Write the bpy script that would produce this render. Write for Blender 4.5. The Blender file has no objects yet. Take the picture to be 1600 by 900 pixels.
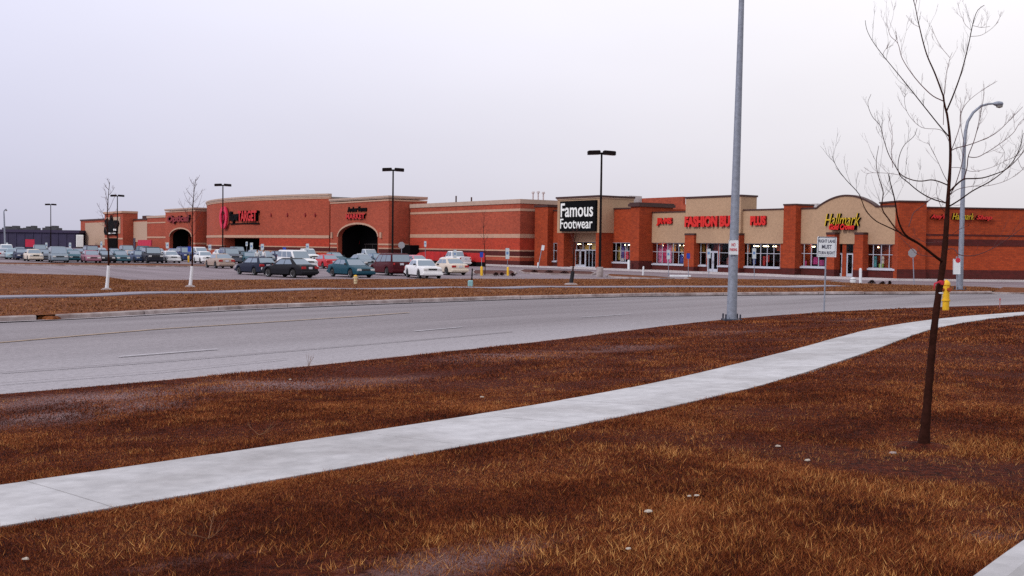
import bpy, math, random
import numpy as np
from mathutils import Matrix, Vector
random.seed(7); rng = np.random.default_rng(7)
R = math.radians
sc = bpy.context.scene
col = sc.collection

# ------------------------------------------------------------------ camera
F = 1689.0; W_, H_ = 1600.0, 900.0
EYE = 2.5
PITCH = math.atan(65.0 / F); ROLL = 0.013
fw = Vector((0, math.cos(PITCH), -math.sin(PITCH)))
r0 = Vector((1, 0, 0)); u0 = r0.cross(fw)
rt = r0 * math.cos(ROLL) + u0 * math.sin(ROLL)
up = u0 * math.cos(ROLL) - r0 * math.sin(ROLL)
cam_d = bpy.data.cameras.new('camera'); cam = bpy.data.objects.new('camera', cam_d); col.objects.link(cam)
cam.matrix_world = Matrix(((rt.x, up.x, -fw.x, 0), (rt.y, up.y, -fw.y, 0), (rt.z, up.z, -fw.z, EYE), (0, 0, 0, 1)))
cam_d.sensor_width = 36; cam_d.lens = 36 * F / 1600; cam_d.clip_start = .1; cam_d.clip_end = 4000
sc.camera = cam
# ------------------------------------------------------------------ sky and sun (thin overcast, light from the left behind the camera)
SUN_AZ = Vector((-.80, -.60, 0)).normalized(); SUN_EL = R(34)
w = bpy.data.worlds.new('World'); sc.world = w; w.use_nodes = True
nt = w.node_tree; nt.nodes.clear(); N = nt.nodes.new; Lk = nt.links.new
out = N('ShaderNodeOutputWorld'); bg = N('ShaderNodeBackground'); Lk(bg.outputs[0], out.inputs[0])
sky = N('ShaderNodeTexSky'); sky.sky_type = 'NISHITA'; sky.sun_disc = False
sky.sun_elevation = SUN_EL; sky.sun_rotation = math.atan2(SUN_AZ.x, SUN_AZ.y); sky.dust_density = 4
tc = N('ShaderNodeTexCoord'); sp = N('ShaderNodeSeparateXYZ'); Lk(tc.outputs['Generated'], sp.inputs[0])
ramp = N('ShaderNodeValToRGB'); Lk(sp.outputs[2], ramp.inputs[0])
e = ramp.color_ramp.elements
e[0].position = 0.0; e[0].color = (6.7, 6.45, 6.85, 1)
e[1].position = 1.0; e[1].color = (11.2, 11.1, 11.2, 1)
m = e.new(.07); m.color = (7.8, 7.6, 8.05, 1)
m = e.new(.22); m.color = (9.8, 9.6, 10.0, 1)
no = N('ShaderNodeTexNoise'); no.inputs['Scale'].default_value = 1.6; no.inputs['Detail'].default_value = 4
mp = N('ShaderNodeMapping'); mp.inputs['Scale'].default_value = (1, 1, 2.6); Lk(tc.outputs['Generated'], mp.inputs[0]); Lk(mp.outputs[0], no.inputs['Vector'])
mr = N('ShaderNodeMapRange'); mr.inputs['To Min'].default_value = .88; mr.inputs['To Max'].default_value = 1.10; Lk(no.outputs[0], mr.inputs[0])
# left of the view the cloud is bluer
side = N('ShaderNodeMapRange'); side.inputs['From Min'].default_value = -.5; side.inputs['From Max'].default_value = .35
Lk(sp.outputs[0], side.inputs[0])
tint = N('ShaderNodeMixRGB'); tint.inputs[1].default_value = (.88, .90, 1.06, 1); tint.inputs[2].default_value = (1.10, 1.085, 1.07, 1); Lk(side.outputs[0], tint.inputs[0])
m1 = N('ShaderNodeMixRGB'); m1.blend_type = 'MULTIPLY'; m1.inputs[0].default_value = 1; Lk(ramp.outputs[0], m1.inputs[1]); Lk(tint.outputs[0], m1.inputs[2])
m2 = N('ShaderNodeVectorMath'); m2.operation = 'SCALE'; Lk(m1.outputs[0], m2.inputs[0]); Lk(mr.outputs[0], m2.inputs['Scale'])
mx = N('ShaderNodeMixRGB'); mx.inputs[0].default_value = .93; Lk(sky.outputs[0], mx.inputs[1]); Lk(m2.outputs[0], mx.inputs[2])
Lk(mx.outputs[0], bg.inputs[0]); bg.inputs[1].default_value = .1
sl = bpy.data.lights.new('sun', 'SUN'); sl.energy = 1.5; sl.angle = R(12); sl.color = (1, .95, .88)
so = bpy.data.objects.new('sun', sl); col.objects.link(so)
sd = Vector((SUN_AZ.x * math.cos(SUN_EL), SUN_AZ.y * math.cos(SUN_EL), math.sin(SUN_EL)))
so.rotation_euler = (-sd).to_track_quat('-Z', 'Y').to_euler(); so.location = (0, 0, 60)
vs = sc.view_settings; vs.view_transform = 'Standard'; vs.look = 'None'; vs.gamma = 1; vs.exposure = 0; vs.use_curve_mapping = False
sc.cycles.max_bounces = 6; sc.cycles.use_denoising = False

# ------------------------------------------------------------------ survey helpers
CAM = Vector((0, 0, EYE))
def ray(px, py): return fw + rt * ((px - 800) / F) + up * ((450 - py) / F)
def hit_z(px, py, z=0.0):
    d = ray(px, py); t = (z - EYE) / d.z; return CAM + d * t
def at(px, py, Y):
    d = ray(px, py); return CAM + d * (Y / d.y)
def proj(p):
    v = Vector(p) - CAM; return (800 + F * v.dot(rt) / v.dot(fw), 450 - F * v.dot(up) / v.dot(fw))
def resample(P, n):
    P = np.array(P, float); d = np.r_[0, np.cumsum(np.linalg.norm(np.diff(P, axis=0), axis=1))]
    t = np.linspace(0, d[-1], n); return np.stack([np.interp(t, d, P[:, k]) for k in range(P.shape[1])], 1)
def smooth(P, it=2):
    P = np.array(P, float)
    for _ in range(it): P[1:-1] = (P[:-2] + 2 * P[1:-1] + P[2:]) / 4
    return P
def dist_poly(Q, P):
    """distance of points Q (n,2) to polyline P (m,2)"""
    Q = np.asarray(Q, float); best = np.full(len(Q), 1e9)
    for a, b in zip(P[:-1], P[1:]):
        ab = b - a; t = np.clip(((Q - a) @ ab) / (ab @ ab), 0, 1)
        best = np.minimum(best, np.linalg.norm(Q - (a + t[:, None] * ab), axis=1))
    return best
def smoothstep(t): t = np.clip(t, 0, 1); return t * t * (3 - 2 * t)
def offset(P, d):
    """offset a 2d polyline to its right by d"""
    P = np.array(P, float); T = np.gradient(P, axis=0); T /= np.linalg.norm(T, axis=1)[:, None]
    return P + np.stack([T[:, 1], -T[:, 0]], 1) * d

# ------------------------------------------------------------------ materials
MATS = {}
def mat(name, colr, rough=.8, metal=0.0, spec=.4, var=0.0, scale=3.0, bump=0.0, emit=None, coat=0.0, detail=6, var2=None, scale2=.3):
    """principled with object-space colour variation; var2 = second colour mixed in by a broad noise"""
    if name in MATS: return MATS[name]
    m = bpy.data.materials.new(name); m.use_nodes = True; nt = m.node_tree; n = nt.nodes; L = nt.links.new
    b = n['Principled BSDF']; c4 = tuple(colr) + (1,)
    b.inputs['Base Color'].default_value = c4; b.inputs['Roughness'].default_value = rough
    b.inputs['Metallic'].default_value = metal; b.inputs['Specular IOR Level'].default_value = spec; b.inputs['Coat Weight'].default_value = coat
    tc = n.new('ShaderNodeTexCoord')
    src = None
    if var2 is not None:
        t = n.new('ShaderNodeTexNoise'); t.inputs['Scale'].default_value = scale2; t.inputs['Detail'].default_value = 5; t.inputs['Roughness'].default_value = .6
        L(tc.outputs['Object'], t.inputs['Vector'])
        cr = n.new('ShaderNodeValToRGB'); cr.color_ramp.elements[0].position = .42; cr.color_ramp.elements[1].position = .66
        cr.color_ramp.elements[0].color = c4; cr.color_ramp.elements[1].color = tuple(var2) + (1,)
        L(t.outputs[0], cr.inputs[0]); src = cr.outputs[0]
    if var > 0:
        t = n.new('ShaderNodeTexNoise'); t.inputs['Scale'].default_value = scale; t.inputs['Detail'].default_value = detail; t.inputs['Roughness'].default_value = .65
        L(tc.outputs['Object'], t.inputs['Vector'])
        r_ = n.new('ShaderNodeMapRange'); r_.inputs['From Min'].default_value = .25; r_.inputs['From Max'].default_value = .75
        r_.inputs['To Min'].default_value = 1 - var; r_.inputs['To Max'].default_value = 1 + var; L(t.outputs[0], r_.inputs[0])
        sc_ = n.new('ShaderNodeVectorMath'); sc_.operation = 'SCALE'
        if src is not None: L(src, sc_.inputs[0])
        else: sc_.inputs[0].default_value = colr
        L(r_.outputs[0], sc_.inputs['Scale']); src = sc_.outputs[0]
        if bump:
            bp = n.new('ShaderNodeBump'); bp.inputs['Strength'].default_value = bump; bp.inputs['Distance'].default_value = .02
            L(t.outputs[0], bp.inputs['Height']); L(bp.outputs[0], b.inputs['Normal'])
    if src is not None: L(src, b.inputs['Base Color'])
    if emit: b.inputs['Emission Color'].default_value = tuple(emit[:3]) + (1,); b.inputs['Emission Strength'].default_value = emit[3]
    MATS[name] = m; return m
def brick(name, c1, c2, mortar, bw=.42, bh=.14, var=.34):
    if name in MATS: return MATS[name]
    m = bpy.data.materials.new(name); m.use_nodes = True; nt = m.node_tree; n = nt.nodes; L = nt.links.new
    b = n['Principled BSDF']; b.inputs['Roughness'].default_value = .88; b.inputs['Specular IOR Level'].default_value = .25
    tc = n.new('ShaderNodeTexCoord'); s = n.new('ShaderNodeSeparateXYZ'); L(tc.outputs['Object'], s.inputs[0])
    a = n.new('ShaderNodeMath'); a.operation = 'ADD'; L(s.outputs[0], a.inputs[0]); L(s.outputs[1], a.inputs[1])
    cb = n.new('ShaderNodeCombineXYZ'); L(a.outputs[0], cb.inputs[0]); L(s.outputs[2], cb.inputs[1])
    t = n.new('ShaderNodeTexBrick'); L(cb.outputs[0], t.inputs['Vector']); t.inputs['Scale'].default_value = 1
    t.inputs['Color1'].default_value = tuple(c1) + (1,); t.inputs['Color2'].default_value = tuple(c2) + (1,); t.inputs['Mortar'].default_value = tuple(mortar) + (1,)
    t.inputs['Brick Width'].default_value = bw; t.inputs['Row Height'].default_value = bh; t.inputs['Mortar Size'].default_value = .012; t.inputs['Bias'].default_value = -.1
    f = n.new('ShaderNodeTexNoise'); f.inputs['Scale'].default_value = 2.6; f.inputs['Detail'].default_value = 9; f.inputs['Roughness'].default_value = .85
    L(tc.outputs['Object'], f.inputs['Vector'])
    f2 = n.new('ShaderNodeTexNoise'); f2.inputs['Scale'].default_value = .16; f2.inputs['Detail'].default_value = 3; L(tc.outputs['Object'], f2.inputs['Vector'])
    r_ = n.new('ShaderNodeMapRange'); r_.inputs['From Min'].default_value = .3; r_.inputs['From Max'].default_value = .7; r_.inputs['To Min'].default_value = 1 - var; r_.inputs['To Max'].default_value = 1 + var
    L(f.outputs[0], r_.inputs[0])
    r2 = n.new('ShaderNodeMapRange'); r2.inputs['From Min'].default_value = .3; r2.inputs['From Max'].default_value = .7; r2.inputs['To Min'].default_value = .9; r2.inputs['To Max'].default_value = 1.1
    L(f2.outputs[0], r2.inputs[0])
    mu = n.new('ShaderNodeMath'); mu.operation = 'MULTIPLY'; L(r_.outputs[0], mu.inputs[0]); L(r2.outputs[0], mu.inputs[1])
    v = n.new('ShaderNodeVectorMath'); v.operation = 'SCALE'; L(t.outputs['Color'], v.inputs[0]); L(mu.outputs[0], v.inputs['Scale'])
    L(v.outputs[0], b.inputs['Base Color'])
    MATS[name] = m; return m
def ground_mat(name, stops, scale, patch=None, fine=30.0, bump=.6, bare=None):
    """stops: list of (pos, colour) for the fine tuft noise; patch: (colour, scale, lo, hi) broad bare-earth patches"""
    m = bpy.data.materials.new(name); m.use_nodes = True; nt = m.node_tree; n = nt.nodes; L = nt.links.new
    b = n['Principled BSDF']; b.inputs['Roughness'].default_value = .95; b.inputs['Specular IOR Level'].default_value = .1
    tc = n.new('ShaderNodeTexCoord')
    t = n.new('ShaderNodeTexNoise'); t.inputs['Scale'].default_value = scale; t.inputs['Detail'].default_value = 9; t.inputs['Roughness'].default_value = .78; L(tc.outputs['Object'], t.inputs['Vector'])
    cr = n.new('ShaderNodeValToRGB'); el = cr.color_ramp.elements
    el[0].position = stops[0][0]; el[0].color = tuple(stops[0][1]) + (1,); el[1].position = stops[-1][0]; el[1].color = tuple(stops[-1][1]) + (1,)
    for p, c in stops[1:-1]: q = el.new(p); q.color = tuple(c) + (1,)
    L(t.outputs[0], cr.inputs[0]); src = cr.outputs[0]
    if patch:
        p = n.new('ShaderNodeTexNoise'); p.inputs['Scale'].default_value = patch[1]; p.inputs['Detail'].default_value = 7; p.inputs['Roughness'].default_value = .7; L(tc.outputs['Object'], p.inputs['Vector'])
        pr = n.new('ShaderNodeMapRange'); pr.inputs['From Min'].default_value = patch[2]; pr.inputs['From Max'].default_value = patch[3]; L(p.outputs[0], pr.inputs[0])
        f = n.new('ShaderNodeMath'); f.operation = 'MULTIPLY'; L(pr.outputs[0], f.inputs[0]); L(t.outputs[0], f.inputs[1])
        mx = n.new('ShaderNodeMixRGB'); L(pr.outputs[0], mx.inputs[0]); L(src, mx.inputs[1]); mx.inputs[2].default_value = tuple(patch[0]) + (1,)
        src = mx.outputs[0]
    if bare:
        at_ = n.new('ShaderNodeAttribute'); at_.attribute_name = 'bare'; ad = n.new('ShaderNodeMath'); ad.operation = 'ADD'; L(at_.outputs['Fac'], ad.inputs[0]); L(t.outputs[0], ad.inputs[1])
        br = n.new('ShaderNodeMapRange'); br.inputs['From Min'].default_value = .80; br.inputs['From Max'].default_value = 1.30; L(ad.outputs[0], br.inputs[0]); mb_ = n.new('ShaderNodeMixRGB'); L(br.outputs[0], mb_.inputs[0]); L(src, mb_.inputs[1]); mb_.inputs[2].default_value = tuple(bare) + (1,); src = mb_.outputs[0]
    L(src, b.inputs['Base Color'])
    bp = n.new('ShaderNodeBump'); bp.inputs['Strength'].default_value = bump; bp.inputs['Distance'].default_value = .05; L(t.outputs[0], bp.inputs['Height']); L(bp.outputs[0], b.inputs['Normal'])
    return m
def asphalt_mat(name, base, var2, along, crack=True, light=None):
    """asphalt: aggregate speckle, worn streaks running along the road, cracks"""
    m = bpy.data.materials.new(name); m.use_nodes = True; nt = m.node_tree; n = nt.nodes; L = nt.links.new
    b = n['Principled BSDF']; b.inputs['Roughness'].default_value = .8; b.inputs['Specular IOR Level'].default_value = .35
    tc = n.new('ShaderNodeTexCoord')
    mp = n.new('ShaderNodeMapping'); mp.inputs['Rotation'].default_value = (0, 0, -along); mp.inputs['Scale'].default_value = (.05, .55, 1); L(tc.outputs['Object'], mp.inputs[0])
    mp.vector_type = 'POINT'
    # rotate first, then stretch: two mapping nodes
    mp.inputs['Scale'].default_value = (1, 1, 1); mp2 = n.new('ShaderNodeMapping'); mp2.inputs['Scale'].default_value = (.05, .6, 1); L(mp.outputs[0], mp2.inputs[0])
    s = n.new('ShaderNodeTexNoise'); s.inputs['Scale'].default_value = 1; s.inputs['Detail'].default_value = 5; L(mp2.outputs[0], s.inputs['Vector'])
    cr = n.new('ShaderNodeValToRGB'); cr.color_ramp.elements[0].position = .35; cr.color_ramp.elements[1].position = .68
    cr.color_ramp.elements[0].color = tuple(base) + (1,); cr.color_ramp.elements[1].color = tuple(var2) + (1,); L(s.outputs[0], cr.inputs[0])
    g = n.new('ShaderNodeTexNoise'); g.inputs['Scale'].default_value = 9; g.inputs['Detail'].default_value = 9; g.inputs['Roughness'].default_value = .9; L(tc.outputs['Object'], g.inputs['Vector'])
    r_ = n.new('ShaderNodeMapRange'); r_.inputs['From Min'].default_value = .3; r_.inputs['From Max'].default_value = .7; r_.inputs['To Min'].default_value = .55; r_.inputs['To Max'].default_value = 1.45; L(g.outputs[0], r_.inputs[0])
    v = n.new('ShaderNodeVectorMath'); v.operation = 'SCALE'; L(cr.outputs[0], v.inputs[0]); L(r_.outputs[0], v.inputs['Scale'])
    src = v.outputs[0]
    if light:
        at_ = n.new('ShaderNodeAttribute'); at_.attribute_name = 'worn'; wn = n.new('ShaderNodeMath'); wn.operation = 'MULTIPLY_ADD'; wn.inputs[1].default_value = .5; L(s.outputs[0], wn.inputs[0])
        wv = n.new('ShaderNodeMath'); wv.operation = 'SUBTRACT'; wv.inputs[1].default_value = .25; L(at_.outputs['Fac'], wv.inputs[0]); L(wv.outputs[0], wn.inputs[2]); cp = n.new('ShaderNodeClamp'); L(wn.outputs[0], cp.inputs[0])
        ml = n.new('ShaderNodeMixRGB'); ml.blend_type = 'MIX'; L(cp.outputs[0], ml.inputs[0]); L(src, ml.inputs[1])
        lv = n.new('ShaderNodeVectorMath'); lv.operation = 'SCALE'; lv.inputs[0].default_value = light; L(r_.outputs[0], lv.inputs['Scale']); L(lv.outputs[0], ml.inputs[2]); src = ml.outputs[0]
    if crack:
        vo = n.new('ShaderNodeTexVoronoi'); vo.feature = 'DISTANCE_TO_EDGE'; vo.inputs['Scale'].default_value = .22
        wz = n.new('ShaderNodeTexNoise'); wz.inputs['Scale'].default_value = .9; wz.inputs['Detail'].default_value = 4; L(tc.outputs['Object'], wz.inputs['Vector'])
        ad = n.new('ShaderNodeVectorMath'); ad.operation = 'ADD'; L(tc.outputs['Object'], ad.inputs[0]); L(wz.outputs['Color'], ad.inputs[1]); L(ad.outputs[0], vo.inputs['Vector'])
        lt = n.new('ShaderNodeMath'); lt.operation = 'LESS_THAN'; lt.inputs[1].default_value = .006; L(vo.outputs['Distance'], lt.inputs[0])
        mx = n.new('ShaderNodeMixRGB'); L(lt.outputs[0], mx.inputs[0]); L(src, mx.inputs[1]); mx.inputs[2].default_value = (base[0] * .45, base[1] * .4, base[2] * .4, 1); src = mx.outputs[0]
    L(src, b.inputs['Base Color'])
    bp = n.new('ShaderNodeBump'); bp.inputs['Strength'].default_value = .3; bp.inputs['Distance'].default_value = .01; L(g.outputs[0], bp.inputs['Height']); L(bp.outputs[0], b.inputs['Normal'])
    return m

# ------------------------------------------------------------------ mesh helpers
class MB:
    def __init__(s): s.v = []; s.f = []
    def add(s, vs, fs):
        o = len(s.v); s.v += [tuple(p) for p in vs]; s.f += [tuple(i + o for i in f) for f in fs]; return s
    def box(s, x0, x1, y0, y1, z0, z1, M=None):
        P = [Vector(p) for p in ((x0, y0, z0), (x1, y0, z0), (x1, y1, z0), (x0, y1, z0), (x0, y0, z1), (x1, y0, z1), (x1, y1, z1), (x0, y1, z1))]
        if M: P = [M @ p for p in P]
        return s.add(P, [(0, 3, 2, 1), (4, 5, 6, 7), (0, 1, 5, 4), (1, 2, 6, 5), (2, 3, 7, 6), (3, 0, 4, 7)])
    def rbox(s, x0, x1, y0, y1, z0, z1, b, M=None):
        """box with chamfered vertical and top edges"""
        def ring(z, i): return [(x0 + i + c[0] * b, y0 + i + c[1] * b, z) if 0 else None for c in ()]
        rings = []
        for z, i in ((z0, 0), (z1 - b, 0), (z1, b)):
            a, c, d, e_ = x0 + i, x1 - i, y0 + i, y1 - i
            rings.append([Vector(p) for p in ((a + b, d, z), (c - b, d, z), (c, d + b, z), (c, e_ - b, z), (c - b, e_, z), (a + b, e_, z), (a, e_ - b, z), (a, d + b, z))])
        V = [p for r_ in rings for p in r_]
        if M: V = [M @ p for p in V]
        fs = [tuple(reversed(range(8))), tuple(range(16, 24))]
        for k in range(2):
            for i in range(8): j = (i + 1) % 8; fs.append((k * 8 + i, k * 8 + j, k * 8 + 8 + j, k * 8 + 8 + i))
        return s.add(V, fs)
    def tube(s, pts, rad, n=8, cap=True):
        pts = [Vector(p) for p in pts]; k = len(pts)
        if not hasattr(rad, '__len__'): rad = [rad] * k
        prev = None; V = []
        for i, p in enumerate(pts):
            t = (pts[min(i + 1, k - 1)] - pts[max(i - 1, 0)]).normalized()
            if prev is None: a = Vector((1, 0, 0)) if abs(t.x) < .8 else Vector((0, 1, 0)); u = (a - t * a.dot(t)).normalized()
            else: u = (prev - t * prev.dot(t)).normalized()
            prev = u; v = t.cross(u)
            for j in range(n): a = 2 * math.pi * j / n; V.append(p + (u * math.cos(a) + v * math.sin(a)) * rad[i])
        fs = []
        for i in range(k - 1):
            for j in range(n): q = (j + 1) % n; fs.append((i * n + j, i * n + q, (i + 1) * n + q, (i + 1) * n + j))
        if cap: fs += [tuple(reversed(range(n))), tuple(range((k - 1) * n, k * n))]
        return s.add(V, fs)
    def lathe(s, prof, n=16, c=(0, 0, 0), M=None):
        V = []; fs = []; k = len(prof)
        for r_, z in prof:
            for j in range(n):
                a = 2 * math.pi * j / n; p = Vector((c[0] + r_ * math.cos(a), c[1] + r_ * math.sin(a), c[2] + z)); V.append(M @ p if M else p)
        for i in range(k - 1):
            for j in range(n): q = (j + 1) % n; fs.append((i * n + j, i * n + q, (i + 1) * n + q, (i + 1) * n + j))
        fs += [tuple(reversed(range(n))), tuple(range((k - 1) * n, k * n))]
        return s.add(V, fs)
    def prism_y(s, poly, y0, y1):
        """polygon in x,z extruded between y0 (front) and y1; poly counter-clockwise seen from -y"""
        n = len(poly); V = [(x, y0, z) for x, z in poly] + [(x, y1, z) for x, z in poly]
        return s.add(V, [tuple(range(n)), tuple(reversed(range(n, 2 * n)))] + [(i, i + n, (i + 1) % n + n, (i + 1) % n) for i in range(n)])
    def prism_z(s, poly, z0, z1):
        n = len(poly); V = [(x, y, z0) for x, y in poly] + [(x, y, z1) for x, y in poly]
        return s.add(V, [tuple(reversed(range(n))), tuple(range(n, 2 * n))] + [(i, (i + 1) % n, (i + 1) % n + n, i + n) for i in range(n)])
    def loft(s, A, B, flip=False):
        n = len(A); V = list(A) + list(B); fs = [(i, i + 1, n + i + 1, n + i) for i in range(n - 1)]
        if flip: fs = [tuple(reversed(f)) for f in fs]
        return s.add(V, fs)
    def mesh(s, name, m, smooth_=False, sharp=35):
        me = bpy.data.meshes.new(name); me.from_pydata(s.v, [], s.f); me.update()
        if m: me.materials.append(m)
        if smooth_:
            me.shade_smooth(); me.set_sharp_from_angle(angle=R(sharp))
        return me
    def build(s, name, m, parent=None, smooth_=False, sharp=35):
        o = bpy.data.objects.new(name, s.mesh(name, m, smooth_, sharp)); col.objects.link(o); o.parent = parent; return o
def tag(o, label=None, cat=None, group=None, kind=None):
    if label: o['label'] = label
    if cat: o['category'] = cat
    if group: o['group'] = group
    if kind: o['kind'] = kind
    return o
def empty(name, loc=(0, 0, 0), rz=0.0, label=None, cat=None, group=None):
    o = bpy.data.objects.new(name, None); col.objects.link(o); o.empty_display_size = .3
    o.location = loc; o.rotation_euler = (0, 0, rz); return tag(o, label, cat, group)
def copy_tree(o, parent=None):
    c = o.copy(); col.objects.link(c)
    if parent: c.parent = parent
    for ch in list(o.children): copy_tree(ch, c)
    return c
def struct(o): o['kind'] = 'structure'; return o
def sign_text(s, box, y, m, name, parent, depth=.2, shear=0.0, bold=.0, back=None):
    """raised letters: dark returns with a coloured face as sub-part"""
    o = text_mesh(s, box, y, back or MATS['black_sign'], name, parent, depth - .03, shear, bold)
    f = text_mesh(s, box, y - depth + .025, m, 'letter_face', o, .025, shear, bold); return o
def text_mesh(s, box, y, m, name, parent, depth=.08, shear=0.0, bold=.0, track=1.0):
    """writing fitted into box=(x0,x1,z0,z1) on the plane y, facing -y"""
    cu = bpy.data.curves.new('writing', 'FONT'); cu.body = s; cu.extrude = .001; cu.shear = shear; cu.offset = bold; cu.space_character = track; cu.resolution_u = 3; cu.space_line = .8
    t = bpy.data.objects.new('writing', cu); col.objects.link(t)
    bpy.context.view_layer.update(); dg = bpy.context.evaluated_depsgraph_get()
    me = bpy.data.meshes.new_from_object(t.evaluated_get(dg)); bpy.data.objects.remove(t); me.name = name
    n = len(me.vertices); a = np.empty(n * 3, 'f'); me.vertices.foreach_get('co', a); a = a.reshape(-1, 3)
    x0, x1, z0, z1 = box; lo = a.min(0); hi = a.max(0); b = np.empty_like(a)
    b[:, 0] = x0 + (a[:, 0] - lo[0]) / (hi[0] - lo[0]) * (x1 - x0)
    b[:, 2] = z0 + (a[:, 1] - lo[1]) / (hi[1] - lo[1]) * (z1 - z0)
    b[:, 1] = y - np.where(a[:, 2] > 0, depth, -.005)
    me.vertices.foreach_set('co', b.ravel()); me.update(); me.materials.clear(); me.materials.append(m)
    o = bpy.data.objects.new(name, me); col.objects.link(o); o.parent = parent; return o

# ================================================================== GROUND
def conv(pxs, z): return np.array([[*hit_z(x, y, z)[:2]] for x, y in pxs])
NEAR = conv([(0, 614), (125, 605), (250, 594), (400, 580), (480, 571), (635, 554), (800, 538), (950, 520), (1025, 509), (1150, 496), (1290, 486.5), (1440, 479.5), (1600, 474.5), (1740, 472)], .36)
NEAR = offset(NEAR, -.16)
FAR = conv([(0, 503), (135, 497.5), (250, 490.5), (400, 482.5), (600, 474.5), (800, 467.5), (1000, 463), (1250, 460.5), (1450, 459.5), (1550, 459)], .2)
def extend(P, a, b):
    d0 = (P[0] - P[1]) / np.linalg.norm(P[0] - P[1]); d1 = (P[-1] - P[-2]) / np.linalg.norm(P[-1] - P[-2])
    return np.vstack([P[0] + d0 * a, P[0] + d0 * a / 2, P, P[-1] + d1 * b / 2, P[-1] + d1 * b])
NEAR = smooth(resample(extend(smooth(resample(NEAR, 40), 3), 70, 60), 160), 3)
FAR_V = smooth(resample(np.vstack([FAR[0] + (FAR[0] - FAR[1]) * 8, FAR]), 110), 3)       # stops where the entrance drive begins
def z_lawn(Q): return .34 + .46 * smoothstep(dist_poly(Q, NEAR) / 11.0)
def hit_lawn(px, py):
    z = .5
    for _ in range(12):
        p = hit_z(px, py, z); z = float(z_lawn(np.array([[p.x, p.y]]))[0])
    return np.array([p.x, p.y])

M_LAWN = ground_mat('dormant_lawn', [(.34, (.006, .0015, .001)), (.47, (.05, .007, .003)), (.58, (.12, .022, .008)), (.74, (.22, .06, .022))], 13, bump=1.0, bare=(.26, .165, .165))  # darkest stop paints the shade of crevices between tufts
M_VERGE = ground_mat('dormant_verge', [(.36, (.03, .008, .004)), (.5, (.13, .038, .012)), (.68, (.28, .11, .04))], 3.5, patch=((.27, .17, .12), .3, .6, .78))
M_FIELD = ground_mat('dormant_field', [(.3, (.10, .04, .02)), (.7, (.22, .11, .05))], .5)
ROAD_ANG = math.atan2(.75, .66)
M_ROAD = asphalt_mat('road_asphalt', (.145, .124, .136), (.205, .18, .195), ROAD_ANG, False, (.30, .28, .305))
M_LOT = asphalt_mat('lot_asphalt', (.15, .115, .13), (.22, .175, .20), R(125), False)
M_CONC = mat('pavement_concrete', (.44, .435, .455), .85, var=.2, scale=5, bump=.25, var2=(.32, .31, .32), scale2=.7)
M_KERB = mat('kerb_concrete', (.36, .31, .31), .85, var=.3, scale=3, bump=.3, var2=(.20, .15, .145), scale2=1.2)
M_WHITE = mat('white_marking', (.40, .38, .415), .7, var=.4, scale=4)
M_YELLOW = mat('yellow_marking', (.31, .225, .165), .8, var=.4, scale=3)

def grid_obj(name, P, m, kind='structure'):
    """P (a,b,3) grid -> sheet"""
    a, b = P.shape[:2]; V = P.reshape(-1, 3); i, j = np.meshgrid(np.arange(a - 1), np.arange(b - 1), indexing='ij'); q = (i * b + j).ravel()
    Fc = np.stack([q, q + 1, q + b + 1, q + b], 1)
    me = bpy.data.meshes.new(name); me.from_pydata(V.tolist(), [], Fc.tolist()); me.update()
    if me.polygons[0].normal.z < 0: me.flip_normals()
    me.materials.append(m); me.shade_smooth(); o = bpy.data.objects.new(name, me); col.objects.link(o); o['kind'] = kind; return o
# base ground out to the horizon
g = MB(); g.add([(-2500, -200, -.12), (2500, -200, -.12), (2500, 3200, -.12), (-2500, 3200, -.12)], [(0, 1, 2, 3)]); struct(g.build('ground', M_FIELD))
# foreground lawn, in road coordinates, with gentle unevenness
vv = np.concatenate([[0, .12, .3, .6], np.arange(1, 23, .25), np.arange(23, 46, 2.0)])
NB = offset(NEAR, .15)
L_ = np.stack([np.column_stack([offset(NB, v)]) for v in vv], 1)
T2 = np.random.default_rng(3)
K = [(T2.uniform(.3, 1.6), T2.uniform(0, 6.28), T2.uniform(0, 6.28)) for _ in range(14)]
def rough_z(Q):
    z = np.zeros(len(Q))
    for k, a, p in K: z += np.sin(k * (Q[:, 0] * math.cos(a) + Q[:, 1] * math.sin(a)) + p) * .012 / k ** .5
    return z
def z_of(Q):
    d = dist_poly(Q, NEAR); return z_lawn(Q) + rough_z(Q) * np.clip((d - .15) / 1.5, 0, 1) * np.clip((dist_poly(Q, CS_) - .8) / 2.0, 0, 1)
# pavement
PU = np.array([hit_lawn(*p) for p in [(-90, 768), (0, 755), (150, 739), (300, 717), (450, 692), (600, 668), (800, 640), (900, 624), (1000, 605), (1100, 581), (1200, 557), (1300, 531), (1375, 511), (1460, 498), (1525, 492), (1600, 487), (1700, 481.5)]])
PL = np.array([hit_lawn(*p) for p in [(-90, 846), (0, 828), (125, 807), (300, 776), (500, 742), (650, 716), (800, 688), (900, 667), (1000, 645), (1100, 628), (1175, 609), (1250, 587), (1325, 562), (1375, 542), (1415, 526), (1460, 514), (1525, 502), (1600, 494), (1700, 486.5)]])
def ext1(P, a, b): return np.vstack([P[0] + (P[0] - P[2]) / np.linalg.norm(P[0] - P[2]) * a, P, P[-1] + (P[-1] - P[-2]) / np.linalg.norm(P[-1] - P[-2]) * b])
CU, CL = smooth(resample(PU, 60), 3), smooth(resample(PL, 60), 3)
CM = (CU + CL) / 2; CM = smooth(resample(ext1(CM, 14, 30), 170), 3)
CS_ = resample(CM, 70)
PATH_W = np.interp(np.linspace(0, 1, 170), [0, .15, .5, .8, 1], [1.5, 1.5, 1.5, 1.5, 1.5])
def on_path(Q, pad=0.0): return dist_poly(Q, CM) < (.77 + pad)
Z = np.array([z_of(L_[i]) for i in range(len(L_))])
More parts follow.
